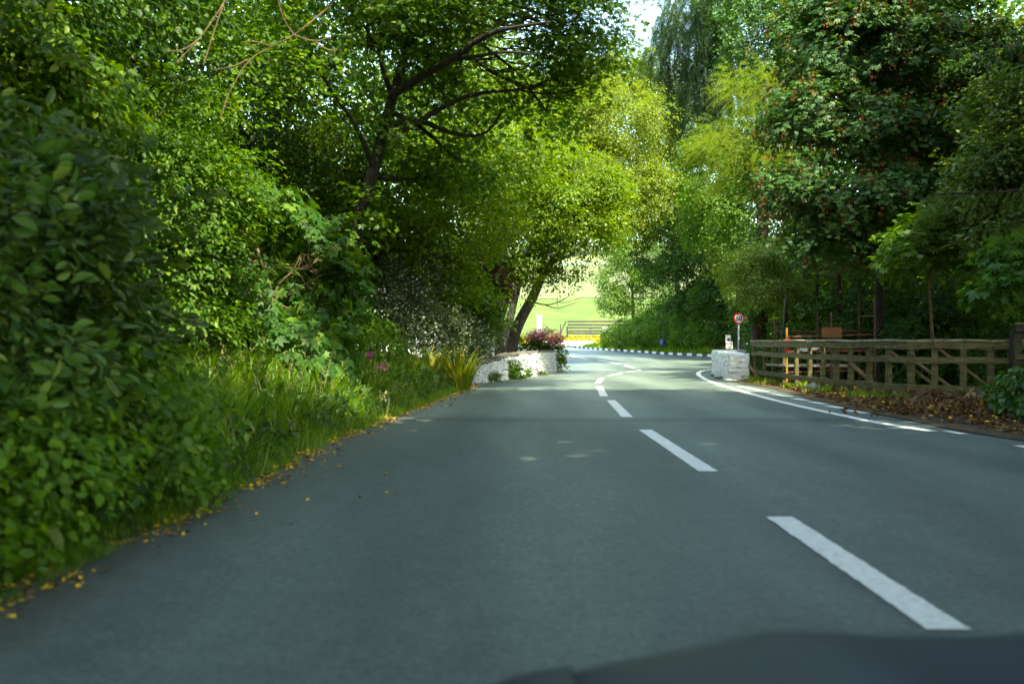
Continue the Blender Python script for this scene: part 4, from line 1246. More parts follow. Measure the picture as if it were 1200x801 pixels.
n = 120000
y = 4 + 20 * rs.uniform(0, 1, n) ** 1.0
d = rs.uniform(0, 1, n) ** 1.1 * np.interp(y, [4, 8, 16, 22, 24], [.5, 2.0, 2.3, 1.6, .6])
x = xl(y) - .03 - d
pos = np.stack([x, y, gz(x, y) - .02], 1)
den = wob(pos, 1.6, 2.0) > -.62
h = (.09 + .25 * sst(d / .9)) * rs.uniform(.45, 1.5, n) * (1 + .55 * wob(pos, 2.6, 5.0)) * (1 + .4 * wob(pos, 7.0, 3.0)) * np.interp(y, [4, 9, 16, 24], [.55, .85, 1, 1.1])
k = rs.uniform(0, 1, n) < .75
grass_patch('verge_grass', 'long light green grass on the left verge', pos[den & k], h[den & k], M['grass'], .75, wide=.62)
qq = (rs.uniform(0, 1, n) < .004) & (pos[:, 1] > 7.5)
lv = Leaves()
th_ = rs.uniform(0, 6.28, qq.sum())
lv.put(T_BLADE, pos[qq], UP + .25 * np.stack([np.cos(th_), np.sin(th_), 0 * th_], 1), np.stack([np.sin(th_), np.cos(th_), 0 * th_ + .1], 1), h[qq] * 1.0 + .32, 0, .3)
for q_ in range(4):
    lv.put(T_DIA, pos[qq] + UP * (h[qq] + .20 + .03 * q_)[:, None] + rs.normal(size=(qq.sum(), 3)) * .012, UP + rs.normal(size=(qq.sum(), 3)) * .4, rs.normal(size=(qq.sum(), 3)), .055, 0, .6)
tag(lv.build('seed_grass', M['seed']), 'pale seeding grass stalks on the left verge', kind='stuff')
grass_patch('rank_grass', 'darker rank grass and weeds on the left verge', pos[den & ~k], h[den & ~k] * 1.1, M['grass_dark'], .8, wide=.9)
# broad leaved weeds in the verge
lv = Leaves()
n = 9000
y = rs.uniform(5, 25, n)
d = .25 + rs.uniform(0, 1, n) * np.interp(y, [5, 8, 16, 22, 25], [.8, 2.2, 2.2, 1.6, .6])
x = xl(y) - d
pos = np.stack([x, y, gz(x, y) + rs.uniform(.03, .42, n) * np.interp(y, [5, 14, 22], [.7, .8, 1.2]) * sst(d / .6)], 1)
kk = wob(pos * np.array([1, 1, 0]), 1.1, 4.0) > .0
lv.put(T_OVAL, pos[kk], rs.normal(size=(n, 3))[kk] + UP * .1, (UP + rs.normal(size=(n, 3)) * .4)[kk], (.10 * rs.uniform(.5, 1.5, n))[kk], wide=1.3)
tag(lv.build('verge_weeds', M['nettle']), 'broad leaved weeds among the verge grass', kind='stuff')
# right verge grass below the fence
n = 5200
y = rs.uniform(17.5, 27.8, n)
x = xr(y) + rs.normal(.55, .28, n) + np.interp(y, [17.5, 21, 27.8], [.9, .2, 0])
pos = np.stack([x, y, gz(x, y)], 1)
kk = wob(pos, 1.5, 1.0) > -.05
grass_patch('fence_grass', 'short yellowing grass at the foot of the timber fence', pos[kk], (.14 * rs.uniform(.5, 1.6, n))[kk], M['grass'], .6, wide=2.0)
# dry grass by the drive
n = 9000
x = rs.uniform(-2, 16, n)
y = rs.uniform(101.5, 106.5, n)
kk = ~((x > 2.2) & (x < 8.6) & (y < 103.6))
pos = np.stack([x, y, base(y) + .02], 1)[kk]
grass_patch('dry_grass', 'sunlit dry yellow grass by the field gate', pos, .38 * rs.uniform(.6, 1.3, len(pos)), M['dry'], .5, wide=5)
n = 3200
y = rs.uniform(56, 92, n)
x = xr(y) + .12 + np.abs(rs.normal(0, .45, n))
pos = np.stack([x, y, gz(x, y)], 1)
grass_patch('bank_grass', 'yellow green grass along the top of the chequered kerb', pos, .32 * rs.uniform(.5, 1.4, n), M['grass'], .5, wide=4)

# fallen leaves
def litter(name, label, pos, size, mat):
    lv = Leaves()
    n = len(pos)
    nm = UP + rs.normal(size=(n, 3)) * .45
    dr = rs.normal(size=(n, 3)) * np.array([1, 1, .15])
    lv.put(T_ROUND, pos, dr, nm, size * rs.uniform(.6, 1.4, n))
    return tag(lv.build(name, mat), label, kind='stuff')


n = 1500
y = 3.6 + 23 * rs.uniform(0, 1, n) ** .9
x = xl(y) - .02 + rs.normal(0, .085, n)
far_ = rs.uniform(0, 1, n) < .035
x = np.where(far_, x + np.abs(rs.normal(0, .45, n)), x)
kk = (wob(np.stack([x * 0, y, x * 0], 1), 3.1, 0) > -.3) | far_
pos = np.stack([x, y, np.maximum(gz(x, y), base(y)) + .018], 1)[kk]
litter('fallen_leaves', 'yellow fallen leaves along the left edge of the road', pos, .034, M['yleaf'])
litter('edge_leaf_litter', 'brown leaf crumbs and grit along the left edge of the road', pos[::1] + rs.normal(size=pos.shape) * np.array([.09, .1, 0]), .034, M['bleaf'])
n = 5200
y = rs.uniform(11, 27, n)
x = xr(y) + .1 + rs.gamma(2.0, .5, n)
pos = np.stack([x, y, np.maximum(gz(x, y) + .02, base(y) + .02) + rs.uniform(0, .06, n) * (rs.uniform(0, 1, n) < .6)], 1)
litter('brown_leaf_litter', 'brown dead leaves heaped below the timber fence', pos, .075, M['bleaf'])
n = 170
y = rs.uniform(11, 27, n)
x = xr(y) + .2 + rs.gamma(2.0, .5, n)
pos = np.stack([x, y, np.maximum(gz(x, y) + .02, base(y) + .02) + .07], 1)
litter('yellow_leaf_litter', 'scattered yellow leaves on the brown litter below the fence', pos, .07, M['yleaf'])
n = 260
y = rs.uniform(57, 84, n)
x = xr(y) + .1 + np.abs(rs.normal(0, .25, n))
litter('kerb_leaf_litter', 'orange leaves on the far kerb below the ivy bank', np.stack([x, y, gz(x, y) + .14], 1), .13, M['yleaf'])
# dead bracken heap by the logs
lv = Leaves()
n = 2600
c = ghit(1110, 492)
q = rs.normal(size=(n, 3)) * np.array([.75, .5, .10])
pos = np.array([7.2, 15.3, .16]) + q
pos[:, 2] = np.maximum(gz(pos[:, 0], pos[:, 1]), 0) + np.abs(q[:, 2]) + .02
lv.put(T_OVAL, pos, rs.normal(size=(n, 3)), UP + rs.normal(size=(n, 3)) * .7, .10 * rs.uniform(.5, 1.4, n))
tag(lv.build('bracken_litter', M['bleaf']), 'heap of dead brown bracken in front of the fence end', kind='stuff')

# sword-leaved clumps at the end of the left wall
def sword(label, px, py, n, h, spread, lean):
    b = ghit(px, py)
    root = empty('sword_leaf_plant', (b[0], b[1], float(gz(b[0], b[1]))), label, 'plant', 'sword leaved plants by the left wall')
    th = rs.uniform(0, 6.283, n)
    hz = np.stack([np.cos(th), np.sin(th), np.zeros(n)], 1)
    pos = np.array([b[0], b[1], float(gz(b[0], b[1]))]) + hz * rs.uniform(0, .22, n)[:, None]
    dr = UP + hz * rs.uniform(.1, spread, n)[:, None] + np.array(lean)
    lv = Leaves()
    lv.put(T_BLADE, pos, dr, -hz + UP * .3, h * rs.uniform(.6, 1.2, n), 0, 1.5)
    lv.build('foliage', M['croco'], root)
    mb = MB()
    for k in range(6):
        a = rs.uniform(0, 6.28)
        mb.tube([np.array(root.location) + [0, 0, -.03], np.array(root.location) + [.1 * math.cos(a), .1 * math.sin(a), .3], np.array(root.location) + [.3 * math.cos(a), .3 * math.sin(a), .62]], [.006, .005, .003], 4)
    mb.build('stem', M['twig'], root)


sword('upright yellow green sword leaved plant, left of the leaning clump', 505, 459, 110, .85, .5, (-.05, 0, 0))
sword('arching yellow orange sword leaved plant against the left wall end', 540, 457, 170, .95, 1.0, (-.25, -.2, 0))

# pink flowering plant on the wall end
def pink(label):
    x, y = 1.35, 36.3
    root = empty('pink_valerian', (x, y, .2), label, 'plant')
    lobes = [lb(640, 400, 36.2, .6, .5, .36), lb(650, 412, 36.2, .42, .5, .5), lb(622, 402, 36, .55, .5, .32), lb(655, 425, 36.1, .2, .3, .35)]
    C, D = lobe_points(lobes, 420, .4, -.8, zmin=.05)
    lv = Leaves()
    sprays(lv, C, D, 12, T_OVAL, .09, .2, .12, .04, droop=.1)
    lv.build('foliage', M['hazel'], root)
    lf = Leaves()
    C, D = lobe_points([lb(638, 391, 36, .6, .5, .24), lb(628, 394, 36, .45, .5, .2), lb(650, 398, 35.8, .4, .4, .25)], 130, .6, -.9, zmin=.2)
    for q in range(22):
        pos = C + rs.normal(size=C.shape) * np.array([.05, .05, .06])
        lf.put(T_DIA, pos, rs.normal(size=C.shape), rs.normal(size=C.shape) + UP, .035, 0, 1.5)
    lf.build('blossom', M['pink'], root)
    mb = MB()
    for k in range(12):
        c = C[k]
        mb.tube(bend((x + rs.normal() * .1, y, .1), c, .05), np.linspace(.012, .004, 6), 4)
    mb.build('stem', M['twig'], root)


pink('pink flowering plant spilling over the end of the left stone wall')
tree('wall_weed', 'leafy weed climbing the middle of the left stone wall', 'plant', (.0, 29.5), [lb(602, 432, 29.3, .22, .12, .28), lb(605, 440, 29.3, .25, .12, .14)], 'elm', T_ROUND, .05, 70, 14, (.12, .1, .03), .3, (.4, .8, .4), .3, -.9,
     r0=.012, bark='twig', twigs=4, crown_name='foliage', trunk_name='stem', group='weeds at the foot of the left wall', zmin=0.02)
tree('wall_weed', 'small weed near the left end of the left stone wall', 'plant', (-.55, 27.4), [lb(579, 441, 27.2, .13, .10, .14)], 'elm', T_ROUND, .045, 26, 12, (.1, .08, .03), .3, (.4, .8, .4), .3, -.9,
     r0=.01, bark='twig', twigs=4, crown_name='foliage', trunk_name='stem', group='weeds at the foot of the left wall', zmin=0.02)
tree('wall_weed', 'narrow weed at the foot of the right part of the left stone wall', 'plant', (.5, 31.3), [lb(617, 436, 31.2, .12, .1, .2), lb(635, 437, 33, .12, .1, .08)], 'elm', T_ROUND, .045, 34, 12, (.1, .08, .03), .3, (.4, .8, .4), .3, -.9,
     r0=.01, bark='twig', twigs=4, crown_name='foliage', trunk_name='stem', group='weeds at the foot of the left wall', zmin=0.02)
# magenta campion in the verge
root = empty('campion', (-3.0, 19.0, float(gz(-3.0, 19.0))), 'magenta wild flowers standing in the verge grass', 'flower')
lf = Leaves()
c = np.array([P(424, 415, 18.6), P(429, 413, 18.6), P(432, 417, 18.7), P(421, 418, 18.6), P(440, 432, 18.4), P(447, 430, 18.5)])
for q in range(26):
    lf.put(T_DIA, c + rs.normal(size=c.shape) * .035, rs.normal(size=c.shape), rs.normal(size=c.shape) + UP * .5, .045, 0, 1.6)
lf.build('blossom', M['magenta'], root)
mb = MB()
for q in c:
    mb.tube([(-3.0 + rs.normal() * .08, 19.0, float(gz(-3, 19)) - .03), (q[0], q[1] + .05, q[2] * .5 + .3), q], [.006, .005, .004], 4)
mb.build('stem', M['grass_dark'], root)

# ivy mound at the right edge and under the hedge wall
tree('ivy_mound', 'low ivy mound spilling towards the road at the right edge', 'shrub', (7.6, 13.6),
     [(7.75, 14.2, .25, .75, .8, .55), (7.6, 13.0, .15, .8, .8, .42), (8.4, 14.6, .5, .7, .8, .65)], 'ivy', T_ROUND, .085, 480, 12, (.18, .14, .04), .5, (.7, .6, .35), .6, -.8, r0=.03, bark='twig', twigs=8, crown_name='foliage', trunk_name='stem')
tree('wall_ivy', 'ivy growing between the white wall end and the fence', 'plant', (6.95, 28.9), [(6.95, 28.75, .45, .22, .25, .5), (7.4, 29.3, .5, .4, .4, .5)], 'ivy', T_ROUND, .08, 130, 12, (.14, .1, .03), .5, (.4, .8, .3), .4, -.9,
     r0=.02, bark='twig', twigs=5, crown_name='foliage', trunk_name='stem')


# ------------------------------------------------------------------ timber fence on the right
def fence():
    fp = smooth_path([(6.83, 28.35), (6.75, 25.5), (6.68, 22.6), (6.75, 20.4), (7.05, 18.3), (7.45, 17.65), (8.0, 17.5), (8.75, 17.35), (9.6, 17.1)], 2)
    root = empty('timber_fence', (6.83, 28.35, 0), 'weathered timber rail fence curving along the right verge', 'fence')
    q = dense(fp, .05)
    sx = CX + q[:, 0] / q[:, 1] * FPX

    def at_px(px):
        i = int(np.argmin(np.abs(sx - px)))
        return q[i], nrmz(q[min(i + 2, len(q) - 1)] - q[max(i - 2, 0)])
    tops, mids, bots, caps = [], [], [], []
    posts = [881, 893, 903.5, 916, 929.5, 945, 960, 976, 993, 1014, 1037, 1064, 1094, 1130, 1162, 1188, 1228]
    pr = []
    for i, px in enumerate(posts):
        p, d = at_px(px)
        nn = np.array([-d[1], d[0]])
        if nn[0] < 0: nn = -nn                                   # away from the road
        if nn[0] < .3 and nn[1] < 0: nn = -nn
        pr.append((p, d, nn))
        g = float(gz(*p))
        mb = MB()
        Mx = np.array([[d[0], nn[0], 0], [d[1], nn[1], 0], [0, 0, 1]])
        wd = .15 if px == 976 or px == 1188 else .10
        c = p + nn * .075
        mb.box((*c, (1.04 + g - .3) / 2), (wd, .09, 1.04 - g + .3), Mx, 0, .006)
        mb.build('post', M['timber_dark'] if px == 1188 else M['timber'], root, bevel=.006)
    knots = [0, 3, 7, 9, 11, 13, 15, 16]
    for a, b in zip(knots[:-1], knots[1:]):
        (pa, da, na), (pb, db, nb) = pr[a], pr[b]
        idx = range(a, b + 1)
        seg = [pr[k][0] for k in idx]
        for nm, zc, ht, wd, off, mt in (('top_rail', 1.035, .125, .05, 0, 'timber'), ('middle_rail', .775, .115, .045, 0, 'timber'), ('bottom_rail', .27, .115, .045, 0, 'timber')):
            mb = MB()
            for k in list(idx)[:-1]:
                p0, d0, n0 = pr[k]
                p1, d1, n1 = pr[k + 1]
                w0 = .012 * math.sin(k * 2.1 + zc * 7)
                w1 = .012 * math.sin((k + 1) * 2.1 + zc * 7)
                mb.beam((*(p0 - n0 * .001), zc + w0), (*(p1 - n1 * .001), zc + w1), wd, ht, 0, .004)
            if nm == 'bottom_rail' and a == 0: pass
            mb.build(nm, M[mt], root, bevel=.006)
        mb = MB()
        for k in list(idx)[:-1]:
            p0, d0, n0 = pr[k]
            p1, d1, n1 = pr[k + 1]
            mb.beam((*(p0 + n0 * .04), 1.125 + .01 * math.sin(k * 2.1)), (*(p1 + n1 * .04), 1.125 + .01 * math.sin((k + 1) * 2.1)), .17, .04, 0, .005)
        mb.build('cap_board', M['timber_top'], root, bevel=.005)
    # raking braces behind the rails
    for a, b, ya, yb in [((997, 425), (1046, 470), 20.0, 19.4), ((1039, 408), (1118, 470), 19.2, 18.6), ((1067, 420), (1124, 460), 18.9, 18.4), ((1098, 407), (1168, 460), 18.5, 18.3), ((878, 428), (890, 443), 27.9, 27.6)]:
        mb = MB()
        mb.beam(P(*a, ya), P(*b, yb), .10, .045, 0, .004)
        mb.build('brace', M['timber_brown'], root, bevel=.005)


fence()
# darker, higher gate section at the right edge
def side_gate():
    p = np.array([8.62, 17.05])
    root = empty('field_gate', (8.62, 17.05, 0), 'dark timber gate post with a heavy cap beam at the right edge', 'gate')
    mb = MB()
    mb.box((p[0], p[1], .55), (.15, .15, 1.5), None, 0, .006)
    mb.build('post', M['timber_dark'], root, bevel=.008)
    e = np.array([10.6, 16.2])
    for nm, z, h, wd in (('cap_beam', 1.33, .13, .2), ('lower_rail', .40, .09, .05), ('middle_rail', .85, .09, .05)):
        mb = MB()
        mb.beam((p[0] - .06, p[1] - .10, z), (e[0], e[1], z), wd, h, 0, .006)
        mb.build(nm, M['timber_dark'] if nm == 'cap_beam' else M['timber'], root, bevel=.008)
    mb = MB()
    mb.beam((p[0] - .06, p[1] - .10, 1.415), (e[0], e[1], 1.415), .26, .035, 0, .004)
    mb.build('cap_board', M['timber_top'], root, bevel=.005)
    mb = MB()
    mb.box((e[0], e[1], .55), (.15, .15, 1.5), None, 0, .006)
    mb.build('post', M['timber_dark'], root, bevel=.008)


side_gate()

# ------------------------------------------------------------------ red scaffold with its board
def scaffold():
    Y0, Y1 = 24.5, 26.2
    b = P(922, 440, Y0)
    root = empty('scaffold', (b[0], Y0, float(gz(b[0], Y0))), 'rusty red scaffold with a plank platform behind the timber fence', 'scaffold')

    def pole(px, Y, top, nm='standard', mat='red_steel', r=.026):
        mb = MB()
        t = P(px, top, Y)
        g = float(gz(t[0], Y))
        mb.tube([(t[0], Y, g - .05), t], [r * .75, r * .75], 10)
        return mb.build(nm, M[mat], root, smooth=False)
    pole(908, Y1, 374)
    pole(1007, Y1, 340)
    pole(974, Y0, 366)
    pole(1025, Y0, 352)
    pole(958, Y1, 366)
    # front left standard: yellow with a red clamp and sleeve
    pole(922, Y0, 384, 'standard', 'yellow_paint', .034)
    for py0, py1, r in ((397, 416, .042),):
        mb = MB()
        mb.tube([P(922, py1, Y0), P(922, py0, Y0)], [r, r], 12)
        mb.tube([P(922, 400, Y0), P(922, 397, Y0)], [.085, .085], 12)
        mb.build('sleeve', M['red_bright'], root)
    for (a, b_, Ya, Yb) in [((922, 394.5), (1026, 392), Y0 + .06, Y0 + .06), ((908, 388.5), (1008, 387.5), Y1 + .06, Y1 + .06), ((1007, 371), (1026, 370), Y1, Y0), ((922, 436), (1026, 434), Y0 + .06, Y0 + .06), ((908, 432), (1008, 430), Y1 + .06, Y1 + .06), ((922, 412), (1026, 411), Y0 + .06, Y0 + .06), ((920, 411), (1020, 410), Y0 + .5, Y0 + .5), ((922, 454), (1026, 452), Y0 + .06, Y0 + .06)]:
        mb = MB()
        mb.tube([P(*a, Ya), P(*b_, Yb)], [.018, .018], 9)
        mb.build('ledger', M['red_steel'], root)
    mb = MB()
    zt = float(P(900, 428.5, Y0)[2])
    for k in range(6):
        y0 = Y0 + .12 + k * .27
        mb.box(((P(915, 0, Y0)[0] + P(1000, 0, Y0)[0]) / 2, y0 + .12, zt + rs.uniform(-.004, .004)), (P(1000, 0, Y0)[0] - P(915, 0, Y0)[0] + rs.uniform(-.1, .1), .25, .04), None, 0, .004)
    mb.build('platform', M['deck'], root, bevel=.004)
    # the plain board hung on the front ledger
    mb = MB()
    c = P(974.5, 389.5, Y0 - .03)
    mb.box(c, (.49, .02, .25), None, 0, .003)
    o = mb.build('board', M['board_brown'], root, bevel=.003)
    mb = MB()
    mb.box(c + np.array([.03, -.013, -.03]), (.07, .004, .012))
    mb.build('mark', M['sign_black'], o)
    return root


scaffold()
# pale tarpaulin bundle lying on the platform
root = empty('tarpaulin', tuple(P(948, 408, 25.2)), 'pale folded tarpaulin on the red scaffold behind the top rail', 'tarpaulin')
root.location = (float(P(948, 408, 24.8)[0]), 24.8, .87)
X_, Y_ = np.meshgrid(np.linspace(-.26, .26, 22), np.linspace(-.2, .2, 14))
hz = .22 * np.exp(-((X_ / .20) ** 4)) * np.exp(-((Y_ / .17) ** 4)) + .02 * np.sin(X_ * 27 + Y_ * 19) + .03 * X_ / .2
g = grid_sheet('sheet', X_ + root.location.x, Y_ + root.location.y, hz + .875, M['tarp'], None, root)
# green-capped stake
root = empty('capped_stake', (7.0, 20.6, 0), 'thin stake with a bright green cap behind the fence', 'stake')
c = P(997, 424, 20.6)
root.location = (c[0], 20.6, 0)
mb = MB()
mb.tube([(c[0], 20.6, -.2), c - [0, 0, .02]], [.018, .018], 8)
mb.build('stake', M['timber_brown'], root)
mb = MB()
mb.tube([c - [0, 0, .045], c - [0, 0, .02], c + [0, 0, .02], c + [0, 0, .035]], [.03, .036, .034, .012], 10)
mb.build('cap', M['green_cap'], root, smooth=True)
# grey crooked sapling by the scaffold
root = empty('dead_sapling', (8.0, 27.0, float(gz(8.0, 27.0))), 'crooked bare grey sapling left of the yellow scaffold pole', 'sapling')
mb = MB()
q = smooth_path([np.array([P(903, 452, 27)[0], 27, -.25]), P(908, 440, 27), P(912, 420, 27), P(915, 405, 27), P(917, 385, 27), P(921, 345, 27)], 2)
mb.tube(q, np.linspace(.05, .02, len(q)), 8)
q = smooth_path([P(912, 420, 27), P(906, 432, 26.9), P(900, 446, 26.9)], 1)
mb.tube(q, np.linspace(.03, .02, len(q)), 6)
q = smooth_path([P(916, 391, 27), P(909, 380, 27), P(902, 372, 27)], 1)
mb.tube(q, np.linspace(.02, .008, len(q)), 6)
mb.build('trunk', M['bark_grey'], root, smooth=True)
# sawn logs and a stone on the verge
def log(label, a, b, r, jit=0.02):
    a, b = np.asarray(a, float), np.asarray(b, float)
    root = empty('log', tuple(a), label, 'log', 'logs at the fence end')
    mb = MB()
    p = np.linspace(a, b, 6) + rs.normal(size=(6, 3)) * jit
    mb.tube(p, r * np.array([1, 1.03, .97, 1.02, 1, .97]), 14, cap=False)
    mb.build('bark', M['bark_grey'], root, smooth=True)
    d = nrmz(b - a)
    for e, s_ in ((p[0], -1), (p[-1], 1)):
        mb = MB()
        mb.disc(e + d * s_ * .002, r * .97, d, .012, 14)
        mb.build('sawn_end', M['log'], root)


log('sawn log lying end on below the right end of the fence', (7.63, 16.55, .12), (8.1, 17.15, .12), .13)
log('second paler sawn log beside the first at the fence end', (8.0, 16.5, .11), (8.5, 16.95, .11), .11)


def rock(name, label, c, s, grp=None, mat='rock', half=False):
    bm = bmesh.new()
    bmesh.ops.create_icosphere(bm, subdivisions=3, radius=1)
    for v in bm.verts:
        k = 1 + .22 * math.sin(v.co.x * 3.1 + c[0] * 5) * math.sin(v.co.y * 2.7 + c[1]) + .1 * math.sin(v.co.z * 5 + c[0])
        v.co = Vector((v.co.x * s[0] * k, v.co.y * s[1] * k, v.co.z * s[2] * k)) + Vector(c)
    me = bpy.data.meshes.new(name)
    bm.to_mesh(me)
    bm.free()
    o = link_mesh(name, me, M[mat], None, True)
    tag(o, label, 'stone', grp)


c = ghit(953, 459)
rock('stone', 'small pale stone at the foot of the timber fence', (c[0], c[1], .08), (.16, .12, .13))
for i, (px, py, sx, lab) in enumerate([(845, 443.5, .22, 'flat grey stone at the near foot of the white right wall'), (838, 440.5, .17, 'flat grey stone at the middle foot of the white right wall'), (860, 447.5, .24, 'largest flat grey stone in front of the white right wall end')]):
    c = ghit(px, py)
    rock('stone', lab, (c[0], c[1], .03), (sx, .2, .08), 'stones at the foot of the right wall')


# ------------------------------------------------------------------ signs
def text_mesh(txt, size, mat, name, loc, parent, extr=.002):
    cu = bpy.data.curves.new(name, 'FONT')
    cu.body = txt
    cu.size = size
    cu.align_x = 'CENTER'
    cu.align_y = 'CENTER'
    cu.extrude = extr
    cu.offset = size * .03
    o = bpy.data.objects.new(name, cu)
    col.objects.link(o)
    dg = bpy.context.evaluated_depsgraph_get()
    me = bpy.data.meshes.new_from_object(o.evaluated_get(dg))
    bpy.data.objects.remove(o)
    me.transform(Matrix.Translation(loc) @ Matrix.Rotation(R(90), 4, 'X'))
    return link_mesh(name, me, mat, parent)


Ys = 42.0
c = P(866, 373, Ys)
root = empty('speed_sign', (c[0], Ys, float(base(Ys))), 'round red ringed 50 speed limit sign on a grey pole behind the white wall', 'road sign')
mb = MB()
mb.tube([(c[0], Ys + .05, -.1), (c[0], Ys + .05, c[2] + .1)], [.038, .038], 14)
mb.build('pole', M['steel'], root, smooth=True)
mb = MB()
mb.disc(c, .235, (0, 1, 0), .012, 40)
o = mb.build('plate', M['sign_white'], root)
# red ring
mb = MB()
n = 40
v, f = [], []
for k in range(n):
    t = 2 * math.pi * k / n
    for r_ in (.176, .236):
        for yy_ in (-.0095, .002):
            v.append((c[0] + r_ * math.cos(t), Ys + yy_, c[2] + r_ * math.sin(t)))
for k in range(n):
    a, b = k * 4, ((k + 1) % n) * 4
    f += [(a, a + 2, b + 2, b), (a + 1, b + 1, b + 3, a + 3), (a + 2, a + 3, b + 3, b + 2), (a, b, b + 1, a + 1)]
mb.add(v, f)
mb.build('red_ring', M['sign_red'], root)
text_mesh('50', .27, M['sign_black'], 'lettering', (c[0], Ys - .009, c[2]), root)

# little notice on a stake
Yn = 40.5
c = P(854, 400, Yn)
root = empty('notice_sign', (c[0], Yn, float(base(Yn))), 'small white notice with a dark emblem left of the speed limit sign', 'sign')
mb = MB()
mb.tube([(c[0], Yn + .03, -.1), (c[0], Yn + .03, c[2] + .2)], [.022, .022], 8)
mb.build('stake', M['timber_dark'], root)
mb = MB()
mb.box(P(853.3, 396.5, Yn), (.22, .012, .29))
up_ = mb.build('upper_plate', M['sign_white'], root, bevel=.003)
mb = MB()
mb.box(P(854.6, 404.3, Yn - .015), (.28, .012, .29))
lo_ = mb.build('lower_plate', M['sign_white'], root, bevel=.003)
mb = MB()
e = P(853.8, 398, Yn - .009)
mb.disc(e, .055, (0, 1, 0), .004, 14)
mb.box(e + [0, 0, .035], (.13, .004, .035))
mb.build('emblem', M['sign_black'], up_)
for dx in (-.09, .0, .09):
    mb = MB()
    mb.box(P(854.6, 402.6, Yn - .024) + [dx, 0, 0], (.05, .004, .055))
    mb.build('red_mark', M['sign_red'], lo_)
mb = MB()
for dz in (0, -.05):
    mb.box(P(854.6, 405.6, Yn - .024) + [0, 0, dz], (.18, .004, .018))
mb.build('text_line', M['sign_black'], lo_)

# thin white wicket post detail left of the ivy trunk
root = empty('marker_post', (float(P(874, 402, 40)[0]), 40.0, float(base(40))), 'small pale blue arrow board between speed sign and ivy trunk', 'sign')
mb = MB()
mb.box(P(875, 402.4, 40), (.17, .014, .035))
mb.build('board', M['rail_white'], root)
mb = MB()
mb.tube([(float(P(877, 402, 40)[0]), 40.03, -.1), P(877, 401, 40) + [0, .03, 0]], [.015, .015], 8)
mb.build('stake', M['timber_dark'], root)

# blue plastic litter in the hedge bank
c = P(776, 401.5, 64.5)
rock('plastic_bag', 'small blue plastic bag caught in the ivy hedge bank', (c[0], 64.2, c[2]), (.16, .12, .24), None, 'blue_bag')
bpy.data.objects['plastic_bag']['category'] = 'bag'


# ------------------------------------------------------------------ field gate, rails, cottage
def field_fence():
    Yf = 105.0
    a, b = P(665, 391, Yf), P(740, 391, Yf)
    root = empty('field_fence', (a[0], Yf, float(base(Yf))), 'grey five rail fence at the bottom of the sunlit meadow', 'fence')
    g = float(base(Yf))
    for px in (664.5, 692, 717, 742):
        x = P(px, 0, Yf)[0]
        mb = MB()
        mb.box((x, Yf, g + .62), (.16, .14, 1.65), None, 0, .01)
        mb.build('post', M['timber_dark'] if px < 670 else M['deck'], root)
    for k, py in enumerate((376.8, 380.6, 384.2, 387.6, 390.6)):
        mb = MB()
        z = P(0, py, Yf)[2]
        mb.beam((a[0], Yf - .09, z + rs.uniform(-.02, .02)), (b[0], Yf - .09, z + rs.uniform(-.02, .02)), .05, .17, 0, .008)
        mb.build('rail', M['timber_dark'], root)
    mb = MB()
    mb.beam(P(663.5, 376, Yf), P(656, 391.5, Yf), .09, .13)
    mb.build('brace', M['timber_dark'], root)


field_fence()
Yb = 103.6
c = P(711, 386.5, Yb)
root = empty('water_trough', (c[0], Yb, float(base(Yb))), 'small pale box in front of the right end of the field fence', 'trough')
mb = MB()
g = float(base(Yb))
zt = c[2] + .22
mb.box((c[0], Yb, zt - .22), (.85, .5, .44), None, 0, .02)
mb.build('tank', M['steel'], root, bevel=.03)
mb = MB()
mb.box((c[0], Yb, zt + .025), (.95, .58, .05), None, 0, .01)
mb.build('lid', M['sign_white'], root, bevel=.01)
for dx in (-.3, .3):
    mb = MB()
    mb.box((c[0] + dx, Yb, (zt - .44 + g) / 2), (.10, .3, max(.1, zt - .44 - g + .1)))
    mb.build('leg', M['timber_dark'], root)
# wire fence posts in the meadow
for i, (px, py, Y, lab) in enumerate([(657, 380, 107, 'thin wire fence post left of the field fence'), (682, 325, 180, 'lone thin post in the pale hay field'), (653, 352, 150, 'thin post beside the bare twigs in the meadow')]):
    c = P(px, py, Y)
    root = empty('fence_post', (c[0], Y, float(base(Y))), lab, 'post', 'thin posts in the fields')
    mb = MB()
    mb.tube([(c[0], Y, float(base(Y)) - .1), (c[0], Y, float(base(Y)) + 1.5)], [.06, .05], 7)
    mb.build('stake', M['timber_dark'], root)
# white rail on the skyline
Yr = 232.0
root = empty('paddock_rail', (16, Yr, float(base(Yr))), 'pale blue white paddock rail along the top of the hay field', 'fence')
for k in range(14):
    x = 12 + k * 2.6
    mb = MB()
    yk = Yr + .06 * x + 4
    mb.box((x, yk, float(base(yk)) + .6), (.16, .16, 1.5))
    mb.build('post', M['rail_white'], root)
for dz in (.75, 1.25):
    mb = MB()
    for k in range(13):
        x0, x1 = 12 + k * 2.6, 12 + (k + 1) * 2.6
        y0, y1 = Yr + .06 * x0 + 3.85, Yr + .06 * x1 + 3.85
        mb.beam((x0, y0, float(base(y0)) + dz), (x1, y1, float(base(y1)) + dz), .05, .11)
    mb.build('rail', M['rail_white'], root)


